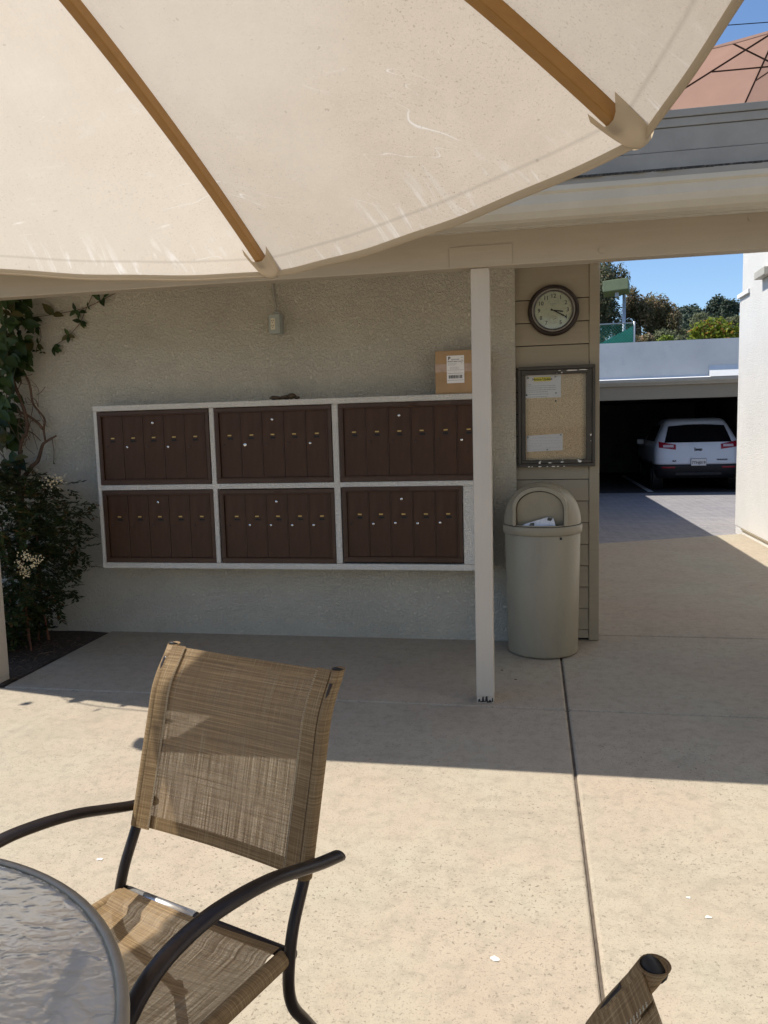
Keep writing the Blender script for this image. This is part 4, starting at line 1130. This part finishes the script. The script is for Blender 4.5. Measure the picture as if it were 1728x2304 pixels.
# ------------------------------------------------------------------ umbrellas
def umbrella(name, label, C0, Rr, zr, h, pw, nr, az0, cmat, ribmat, sq, ribw, ribh, base_z, sagd, grp, pocket=True, tilt=(0, 0), foot=None):
    foot = foot or C0
    t = thing(name, label, 'umbrella', (foot[0], foot[1], base_z), grp)
    cx, cy = C0
    def tl(mb):
        mb.v = [(x, y, z + tilt[0] * (x - cx) + tilt[1] * (y - cy)) for x, y, z in mb.v]; return mb
    def prof(q): return zr + h * (1 - q ** pw)
    az = [az0 + 2 * math.pi * k / nr for k in range(nr)]
    for k in range(nr):
        a0, a1 = az[k], az[(k + 1) % nr]
        def P(u, v, a0=a0, a1=a1):
            q = .035 + .965 * v; r_ = Rr * q
            A = Vector((math.cos(a0), math.sin(a0), 0)); B = Vector((math.cos(a1), math.sin(a1), 0))
            D = A * (1 - u) + B * u
            bow = 4 * u * (1 - u)
            edge_ = v ** 6
            p = Vector((cx, cy, 0)) + D * r_ * (1 + .0 * bow)
            p.z = prof(q) - sagd * bow * v ** 1.5 * .55 - sagd * bow * edge_ * .75 + .0012 * math.sin(u * 23 + k * 3) * v ** 14
            return p
        pn = tl(MB().grid(P, 28, 36, lambda u, v: (u, v))).build('canopy_panel', cmat, t, True, fix=False)
        # hem: doubled strip hanging at the edge
        hm = MB(); n = 28; hw_ = .013
        for i in range(n + 1):
            p = P(i / n, 1.0); pin = P(i / n, .985); o_ = (p - pin).normalized()
            nrm = Vector((0, 0, -1))
            hm.v += [tuple(p + o_ * .001), tuple(p + o_ * .004 + nrm * .006), tuple(p + o_ * .003 + nrm * hw_), tuple(p - o_ * .003 + nrm * hw_), tuple(p - o_ * .004 + nrm * .003)]
        for i in range(n):
            for j in range(4): hm.f.append((i * 5 + j, (i + 1) * 5 + j, (i + 1) * 5 + j + 1, i * 5 + j + 1))
        tl(hm).build('hem', 'hem' if cmat == 'canopy' else cmat, pn, True, fix=False)
    for k in range(nr):
        A = Vector((math.cos(az[k]), math.sin(az[k]), 0)); pts = []
        e1 = .972 if sq else .99
        for i in range(26):
            q = .05 + (e1 - .05) * i / 25
            pts.append(Vector((cx, cy, 0)) + A * Rr * q + Vector((0, 0, prof(q) - ribh * .5 - .002)))
        rb = tl(MB().bar(pts, ribw, ribh) if sq else MB().tube(pts, ribw / 2, 8)).build('rib', ribmat, t, not sq, bevel=.003 if sq else 0)
        qm = .42 if sq else .52
        s0 = Vector((cx, cy, 0)) + A * Rr * qm + Vector((0, 0, prof(qm) - ribh)); s1_ = Vector((cx, cy, 0)) + A * .05 + Vector((0, 0, prof(.05) - (.62 if sq else .45)))
        tl(MB().bar([s0, s1_], ribw * .8, ribh * .8) if sq else MB().tube([s0, s1_], ribw * .42, 8)).build('strut', ribmat, rb)
        if pocket:
            B = Vector((-A.y, A.x, 0)); tip = Vector((cx, cy, 0)) + A * Rr + Vector((0, 0, zr))
            dn = Vector((0, 0, -1)); back_ = -A * Rr * .075 + Vector((0, 0, prof(.925) - zr))
            # cloth pouch: widest at its mouth, closing at the tip
            pk = MB()
            rows = 7; cols = 9
            for i in range(rows + 1):
                s_ = i / rows
                c_ = tip + back_ * (1 - s_) * .62 - A * .004
                wd = .036 * (1 - .10 * s_); dp = .031 * (1 - .45 * s_ ** 2)
                for j in range(cols):
                    a = math.pi * j / (cols - 1)
                    mouth = (abs(math.cos(a)) ** 3) * -.016 * (1 - s_)
                    pk.v.append(tuple(c_ + B * wd * math.cos(a) + dn * (dp * math.sin(a) ** .8 + .0015) + A * (mouth + .006 * s_ * s_ * math.sin(a))))
            for i in range(rows):
                for j in range(cols - 1): pk.f.append((i * cols + j, i * cols + j + 1, (i + 1) * cols + j + 1, (i + 1) * cols + j))
            pk.f.append(tuple(rows * cols + j for j in range(cols)))
            tl(pk).build('rib_pocket', 'pocket', rb, True, fix=False)
    MB().tube([(foot[0], foot[1], base_z), (cx, cy, prof(.04) + .05)], .021 if sq else .02, 16).build('pole', ribmat, t, True)
    MB().lathe([(.0, .09), (.03, .07), (.045, .0), (.045, -.05), (.02, -.06)], 20, Matrix.Translation((cx, cy, prof(.05)))).build('finial', ribmat, t, True)
    MB().lathe([(.05, .0), (.055, .02), (.05, .05), (.025, .06)], 20, Matrix.Translation((cx, cy, prof(.05) - (.66 if sq else .49)))).build('runner_hub', ribmat, t, True)
    MB().lathe([(.0, .0), (.25, .0), (.25, .04), (.06, .09), (.05, .3), (.0, .3)], 32, Matrix.Translation((foot[0], foot[1], base_z))).build('base', 'dark_metal', t, True)
    return t
umbrella('patio_umbrella', 'cream canvas market umbrella with varnished wooden ribs over the glass table', (-.997, .703), 1.393, 2.150, .403, 1.835, 8, R(76.86), 'canopy', 'oak', True, .023, .027, 0.0, .022, 'umbrellas', True, (-.049, -.157), TC)

# ------------------------------------------------------------------ white building with terrace and the second umbrella
wb = thing('white_building', 'white stucco building corner beside the passage, lit by the sun', 'building', (4.5, 8.5, 0))
MB().box(2.65, 8, -5.0, 10.555, .075, 4.3).build('tall_wall', 'stucco_white', wb, bevel=.006)
MB().box(2.655, 8, 10.556, 11.04, .075, 3.02).build('low_wall', 'stucco_white', wb, bevel=.006)
MB().box(2.625, 8, 10.54, 11.07, 3.022, 3.075).build('wall_cap', 'white_paint', wb, bevel=.004)
MB().box(2.662, 8, -5.0, 11.03, -.1, .074).build('plinth', 'stucco_white', wb)
MB().box(2.643, 2.662, -5.0, 10.70, .058, .074).build('weep_screed', 'taupe', wb)
MB().box(2.56, 2.649, 9.62, 10.02, 3.085, 3.172).build('wall_light', 'gutter', wb, bevel=.006)
MB().box(3.16, 8, 11.2, 13.0, -.1, 4.05).build('terrace', 'stucco_white', wb)
umbrella('terrace_umbrella', 'faded terracotta umbrella with thin dark ribs showing above the roof parapet', (3.331, 12.113), 1.64, 6.16, .59, 1.0, 6, R(154.38), 'terracotta', 'dark_metal', False, .026, .026, 4.06, .03, 'umbrellas', False)
cb = MB().tube([(-20 + i * 2.4, 30.0, 14.810 + -0.0434 * (-20 + i * 2.4 - 5.857) + .0006 * (-20 + i * 2.4 - 6.88) ** 2) for i in range(26)], .016, 6).build('utility_cable', 'cable')
tag(cb, 'thin dark utility cable crossing the blue sky above the terracotta umbrella', 'cable')

# ------------------------------------------------------------------ garage
ga = thing('garage', 'long low open garage with grey parapet and white gutter beyond the passage', 'garage', (3, 20, -.15))
GY = 18.0
MB().box(-6, 9, GY + .04, GY + .3, 2.36, 3.185).build('parapet', 'parapet', ga)
MB().prism([(GY - .14, 2.375), (GY - .10, 2.375), (GY - .10, 2.36), (GY + .035, 2.36), (GY + .035, 2.24), (GY - .06, 2.24), (GY - .085, 2.27), (GY - .125, 2.30), (GY - .14, 2.33)], -6, 9, 'X').build('gutter', 'gutter', ga)
MB().add([(-6, GY - .10, 2.378), (9, GY - .10, 2.378), (9, GY + .045, 2.43), (-6, GY + .045, 2.43), (-6, GY - .10, 2.362), (9, GY - .10, 2.362), (9, GY + .038, 2.41), (-6, GY + .038, 2.41)],
         [(0, 1, 2, 3), (7, 6, 5, 4), (0, 4, 5, 1), (1, 5, 6, 2), (3, 2, 6, 7), (0, 3, 7, 4)]).build('roof_flashing', 'white_paint', ga)
MB().box(-6, 9, GY, GY + .25, 1.945, 2.239).build('header', 'taupe', ga)
MB().box(-6, 9, GY + .3, 26.05, 2.25, 2.36).build('roof', 'grey_board', ga)
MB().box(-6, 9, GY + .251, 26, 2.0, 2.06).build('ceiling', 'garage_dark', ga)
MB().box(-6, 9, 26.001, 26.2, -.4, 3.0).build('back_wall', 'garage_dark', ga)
for x in (-6.2, 9.0): MB().box(x, x + .2, GY, 26.2, -.4, 2.36).build('side_wall', 'garage_wall', ga)
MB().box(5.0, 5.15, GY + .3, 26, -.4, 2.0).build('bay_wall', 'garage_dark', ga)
MB().prism([(GY - .13, 2.385), (GY + .035, 2.625), (GY + .035, 2.43)], 3.74, 9, 'X').build('roof_curb', 'white_paint', ga)
for (a, b, c, d) in (((3.05, 19.2), (3.17, 19.2), (3.55, 24.5), (3.43, 24.5)), ):
    mb = MB().add([(a[0], a[1], -.146), (b[0], b[1], -.146), (c[0], c[1], -.146), (d[0], d[1], -.146), (a[0], a[1], -.149), (b[0], b[1], -.149), (c[0], c[1], -.149), (d[0], d[1], -.149)], [(0, 1, 2, 3), (7, 6, 5, 4), (0, 4, 5, 1), (1, 5, 6, 2), (2, 6, 7, 3), (3, 7, 4, 0)])
st3 = MB().add([(2.62, 18.75, -.146), (2.74, 18.75, -.146), (2.74, 24.5, -.146), (2.62, 24.5, -.146), (2.62, 18.75, -.149), (2.74, 18.75, -.149), (2.74, 24.5, -.149), (2.62, 24.5, -.149)], [(0, 1, 2, 3), (7, 6, 5, 4), (0, 4, 5, 1), (1, 5, 6, 2), (2, 6, 7, 3), (3, 7, 4, 0)]).build('parking_stripe', 'line')
tag(st3, kind='structure')

# ------------------------------------------------------------------ parked car
car = thing('parked_car', 'white sport utility vehicle with dark rear window parked inside the garage', 'car', (3.70, 18.72, -.15), None, False)
car.rotation_euler = (0, 0, R(-2))
SL = [(.30, .10, 4.30, .84), (.42, .03, 4.45, .90), (.56, .0, 4.55, .92), (.66, .0, 4.60, .925), (.78, .02, 4.60, .93), (.92, .05, 4.45, .925), (1.02, .075, 4.25, .915), (1.10, .11, 3.9, .895), (1.16, .15, 3.3, .875), (1.32, .27, 2.95, .80), (1.48, .40, 2.55, .725), (1.58, .50, 2.2, .675), (1.635, .62, 2.0, .62), (1.665, .90, 1.8, .52)]
def sl(z):
    for p, q in zip(SL[:-1], SL[1:]):
        if p[0] <= z <= q[0]:
            t = (z - p[0]) / (q[0] - p[0]); return [p[i] + (q[i] - p[i]) * t for i in range(1, 4)]
    return SL[0][1:] if z < SL[0][0] else SL[-1][1:]
def ry(x, z, n=4.5, dr=.42):
    y0, y1, w = sl(z); t = min(.999, abs(x) / w); return y0 + dr * (1 - (1 - t ** n) ** (1 / n))
def ring(z):
    y0, y1, w = sl(z); pts = []
    for i in range(25):
        a = math.pi * i / 24; cx_ = math.cos(a); sx_ = math.sin(a)
        x = w * math.copysign(abs(cx_) ** (2 / 4.5), cx_); pts.append((x, y0 + .42 * (1 - sx_ ** (2 / 4.5)), z))
    for i in range(1, 24):
        a = math.pi * i / 24; cx_ = -math.cos(a); sx_ = math.sin(a)
        pts.append((w * math.copysign(abs(cx_) ** .5, cx_), y1 - .8 * (1 - sx_ ** .5), z))
    return pts
def loft(zs_):
    mb = MB(); rs = [ring(z) for z in zs_]; n = len(rs[0])
    for r_ in rs: mb.v += r_
    for i in range(len(rs) - 1):
        for j in range(n): mb.f.append((i * n + j, i * n + (j + 1) % n, (i + 1) * n + (j + 1) % n, (i + 1) * n + j))
    mb.f.append(tuple(range(n - 1, -1, -1))); mb.f.append(tuple((len(rs) - 1) * n + j for j in range(n)))
    return mb
loft([.62, .66, .72, .78, .85, .92, .97, 1.02, 1.06, 1.10, 1.16, 1.24, 1.32, 1.40, 1.48, 1.53, 1.58, 1.635, 1.665]).build('body', 'car_white', car, True)
loft([.30, .36, .42, .5, .56, .619]).build('lower_bumper', 'car_black', car, True)
def rpatch(nm, mat, fn, nu, nv, off, parent=None):
    """patch lying just proud of the tail surface; fn(u,v)->(x,z)"""
    def P(u, v):
        x, z = fn(u, v); return (x, ry(x, z) - off, z)
    return MB().grid(P, nu, nv).build(nm, mat, parent or car, True, fix=False)
rpatch('rear_window', 'car_glass', lambda u, v: ((-.72 + 1.44 * u) * (1 - .16 * v), 1.115 + .40 * v - .03 * (2 * u - 1) ** 2 * v), 24, 10, .008)
rpatch('spoiler', 'car_white', lambda u, v: (-.60 + 1.2 * u, 1.525 + .06 * v), 16, 4, .05)
for s in (-1, 1):
    o = rpatch('tail_lamp', 'red_lamp', lambda u, v, s=s: (s * (.48 + .36 * u), .985 + (.115 + .02 * u) * v + .02 * u - .03 * (1 - u)), 10, 6, .012)
    rpatch('lamp_lens', 'lamp_clear', lambda u, v, s=s: (s * (.53 + .22 * u), 1.01 + .055 * v), 8, 4, .018, o)
    rpatch('reflector', 'red_lamp', lambda u, v, s=s: (s * (.50 + .28 * u), .535 + .035 * v), 8, 3, .008)
    def sw(u, v, s=s):
        y = .62 + 1.75 * u; z = 1.14 + .36 * v; return (s * (sl(z)[2] + .006), y + .25 * v * (1 - u) , z)
    MB().grid(sw, 8, 6).build('side_window', 'car_glass', car, True, fix=False)
    for y in (.85, 3.55):
        MW = Matrix.Translation((s * .82, y, .345)) @ Matrix.Rotation(R(90), 4, 'Y')
        wh = MB().lathe([(.22, -.11), (.33, -.11), (.345, -.08), (.345, .08), (.33, .11), (.22, .11)], 28, MW, True).build('wheel', 'tyre', car, True)
        MB().lathe([(0, -.09), (.222, -.09), (.222, .09), (0, .09)], 20, MW).build('rim', 'alloy', wh)
        MB().lathe([(.36, -.10), (.42, -.10), (.42, .118), (.36, .118)], 28, MW, True).build('wheel_arch', 'car_black', car)
    MB().box(s * .93, s * 1.10, 2.55, 2.66, 1.02, 1.16).build('wing_mirror', 'car_white', car, bevel=.03)
    MB().tube([(s * .58, .85, 1.67), (s * .58, 1.9, 1.70), (s * .58, 2.3, 1.66)], .018, 8).build('roof_rail', 'car_black', car, True)
pl = MB().box(-.16, .16, -.025, -.012, .59, .745).build('licence_plate', 'paper', car, bevel=.003)
MB().box(-.165, .165, -.013, .03, .584, .751).build('plate_recess', 'car_black', car)
put(text('7TNJ019', .082, 'ink', spacing=.98, bold=.001), 0, -.0262, .655, pl)
put(text('Jeep', .10, 'ink', .004, bold=.003), 0, ry(0, .955) - .006, .955, car, 'badge')
put(text('4x4', .055, 'ink', .004, bold=.002), -.52, ry(.55, .70) - .01, .70, car, 'badge')
put(text('TRAILHAWK', .04, 'ink', .004, bold=.001), .50, ry(.5, .72) - .012, .72, car, 'badge')
MB().box(-.5, .5, .02, .1, .36, .44).build('skid_plate', 'car_black', car, bevel=.02)

# ------------------------------------------------------------------ court fence, lamp, trees beyond the garage
cf2 = thing('court_fence', 'green chain link court fence with windscreen above the grey parapet', 'fence', (2.0, 27.5, 2.4))
fx0, fx1, fy, fz0, fz1 = -4.0, 3.35, 27.5, 2.4, 4.70
for x in (fx1, fx1 - 2.6, fx1 - 5.2):
    MB().tube([(x, fy, fz0), (x, fy, fz1 + .05)], .035, 10).build('fence_post', 'galv', cf2, True)
MB().tube([(fx0, fy, fz1), (fx1, fy, fz1)], .022, 8).build('top_rail', 'galv', cf2, True)
lk = MB()
k = .10
x = fx0
while x < fx1 + 2.3:
    a0 = max(0, (x - fx1)) ; 
    p0 = Vector((min(x, fx1), fy - .01, fz0 + max(0, x - fx1))); L = min(2.3 - max(0, x - fx1), p0.x - fx0)
    if L > 0: lk.tube([p0, p0 + Vector((-L, 0, L))], .007, 4, False)
    x2 = fx0 + fx1 - x; q0 = Vector((max(x2, fx0), fy + .01, fz0 + max(0, fx0 - x2))); L = min(2.3 - max(0, fx0 - x2), fx1 - q0.x)
    if L > 0: lk.tube([q0, q0 + Vector((L, 0, L))], .007, 4, False)
    x += k
lko = lk.build('chain_link', 'fence_green', cf2, fix=False); lko['kind'] = 'stuff'
MB().add([(fx0, fy + .05, fz0), (fx1, fy + .05, fz0), (fx1, fy + .05, 4.62), (2.1, fy + .05, 4.0), (fx0, fy + .05, 4.0)], [(0, 1, 2, 3, 4)]).build('windscreen', 'screen', cf2)  # outline follows the sunlit triangle, so the light is put into the shape
la = thing('court_lamp', 'olive floodlight box on a grey pole above the court fence', 'lamp', (3.05, 28.4, 2.4))
MB().tube([(3.12, 28.4, 2.3), (3.12, 28.4, 5.75)], .055, 12).build('pole', 'galv', la, True)
ML = Matrix.Translation((2.87, 28.3, 6.0)) @ Matrix.Rotation(R(-14), 4, 'X') @ Matrix.Rotation(R(-12), 4, 'Z')
MB().box(-.44, .40, -.25, .25, -.20, .20, ML).build('lamp_housing', 'olive', la, bevel=.02)
MB().box(-.06, .06, -.06, .06, -.34, -.19, ML).build('bracket', 'galv', la)

def tree(name, label, cat, base, lobes, n, size, mat, seed, grp, aspect=.5, shell=.45, trunk_r=.14):
    t = thing(name, label, cat, base, grp)
    top = lobes[0]
    rg_ = random.Random(seed)
    tm = MB(); tp = Vector((top[0], top[1], top[2]))
    b0 = Vector(base)
    pts = spline([b0 - Vector((0, 0, .3)), b0 * .6 + tp * .4 + Vector((rg_.uniform(-.2, .2), 0, 0)), tp], 5)
    tm.tube(pts, [trunk_r * (1 - .06 * i) for i in range(len(pts))], 8)
    tm.build('trunk', 'trunk', t, True)
    for l in lobes[1:]:
        a = b0 * .45 + tp * .55
        e = Vector(l[:3]); MB().tube(spline([a, (a + e) / 2 + Vector((0, 0, .15)), e], 4), [trunk_r * .45 * (1 - .07 * i) for i in range(9)], 6).build('limb', 'trunk', t, True)
    foliage('crown', mat, t, lobes, int(n * 1.7), size * 1.15, seed, aspect, shell * .6)
    return t
def lob(cx, cy, cz, rx, ry_, rz, k, seed, s=.55):
    r_ = random.Random(seed); out = []
    for i in range(k):
        a = r_.uniform(0, 6.283); b = r_.uniform(-1, 1); q = r_.uniform(.35, .75)
        out.append((cx + rx * q * math.cos(a) * math.sqrt(1 - b * b), cy + ry_ * q * math.sin(a) * math.sqrt(1 - b * b), cz + rz * q * b, rx * s * r_.uniform(.6, 1), ry_ * s * r_.uniform(.6, 1), rz * s * r_.uniform(.6, 1)))
    return out
G = 'trees beyond the garage'
tree('eucalyptus_tree', 'tall dark grey green tree behind the court floodlight', 'tree', (3.6, 47, hill_z(3.6, 47)), lob(3.5, 47, 8.3, 2.0, 1.8, 3.6, 13, 1, .42), 9000, .17, 'euc', 1, G, .4, .3)
tree('eucalyptus_tree', 'dark bushy tree with bronze tips just behind the end post of the court fence', 'tree', (5.9, 48, hill_z(5.9, 48)), lob(5.9, 48, 7.0, 1.2, 1.2, 1.9, 8, 2, .5), 4200, .16, 'bronze_leaf', 2, G, .45, .35)
tree('bronze_tree', 'round topped bronze leaved tree between the floodlight and the pale hedge', 'tree', (7.6, 49, hill_z(7.6, 49)), lob(7.5, 49, 6.9, 1.6, 1.4, 1.9, 9, 3, .5), 5200, .16, 'bronze_leaf', 3, G, .45, .35)
tree('grey_tree', 'dull grey green tree below the gap of sky', 'tree', (9.3, 51, hill_z(9.3, 51)), lob(9.2, 51, 6.6, 1.7, 1.4, 1.6, 8, 4, .52), 4800, .16, 'grey_leaf', 4, G, .45, .35)
tree('hill_tree', 'small dark tree on the skyline next to the highest round crowned one', 'tree', (12.3, 66, hill_z(12.3, 66)), lob(12.3, 66, 9.0, 1.3, 1.2, 1.5, 7, 5, .5), 2600, .22, 'far_leaf', 5, G, .5, .35)
tree('hill_tree', 'dark round crowned tree highest on the skyline', 'tree', (15.0, 67, hill_z(15, 67)), lob(15.0, 67, 9.4, 1.9, 1.6, 1.7, 9, 6, .5), 4000, .22, 'far_leaf', 6, G, .5, .35)
tree('hill_tree', 'dark tree on the hillside under the round crowned one', 'tree', (13.2, 62, hill_z(13.2, 62)), lob(13.4, 62, 7.6, 2.2, 1.5, 1.3, 8, 7, .5), 3600, .20, 'far_leaf', 7, G, .5, .35)
tree('hill_tree', 'low dark tree behind the dull grey green one', 'tree', (10.6, 64, hill_z(10.6, 64)), lob(10.4, 64, 8.3, 1.6, 1.5, 1.4, 8, 8, .5), 3000, .20, 'far_leaf', 8, G, .5, .35)
tree('photinia_shrub', 'glossy yellow green shrub with red tips rising over the grey parapet', 'shrub', (6.0, 26.9, 2.4), lob(6.1, 26.9, 3.72, 1.5, .7, 1.0, 13, 9, .5), 6500, .12, 'photinia', 9, None, .5, .5, .05)
tree('lime_shrub', 'low lime green shrub over the parapet next to the fence post', 'shrub', (4.0, 27.0, 2.4), lob(4.1, 27.0, 3.72, .85, .4, .56, 9, 10, .5), 2600, .10, 'lime', 10, None, .5, .5, .04)
tree('dull_shrub', 'dull olive shrub over the parapet between the lime and the yellow green ones', 'shrub', (4.9, 28.2, 2.4), lob(4.75, 28.2, 3.7, .7, .5, .65, 7, 12, .5), 1800, .11, 'grey_leaf', 12, None, .5, .5, .04)
for i, (lab, x, y, z, rx, rz, mat_) in enumerate((
        ('olive bush filling the gap under the bronze leaved tree', 6.6, 44.0, 5.3, 1.3, 1.0, 'grey_leaf'), ('pale olive bush above the lime shrub, beside the fence end post', 5.2, 40.0, 4.9, 1.0, .9, 'bronze_leaf'),
        ('soft green bush behind the yellow green shrub', 8.4, 42.0, 5.0, 1.5, .9, 'lime'), ('wide olive bush under the skyline trees', 10.6, 50.0, 6.1, 1.8, 1.0, 'grey_leaf'), ('green bush below the dark round crowned tree', 12.6, 54.0, 6.9, 1.8, 1.1, 'grey_leaf'),
        ('dark bush behind the chain link fence', 2.6, 40.0, 5.0, 1.6, 1.2, 'euc'))):
    tree('hill_shrub', lab, 'shrub', (x, y, hill_z(x, y)), lob(x, y, z, rx, 1.0, rz, 8, 50 + i, .5), 2400, .15, mat_, 60 + i, 'shrubs on the hillside', .5, .5, .05)
wd = foliage('far_wood', 'far_leaf', None, [(-6 + 3.1 * i, 58 + 3 * math.sin(i * 2.1), 7.1 + .5 * math.sin(i * 1.7), 2.4, 2.0, 1.4) for i in range(14)], 16000, .24, 77, .5, .4)
tag(wd, 'dark wooded slope filling the gaps behind the single trees', 'wood', kind='stuff')

# clean helper flags
for o in bpy.data.objects:
    if o.get('_w') is not None: del o['_w']
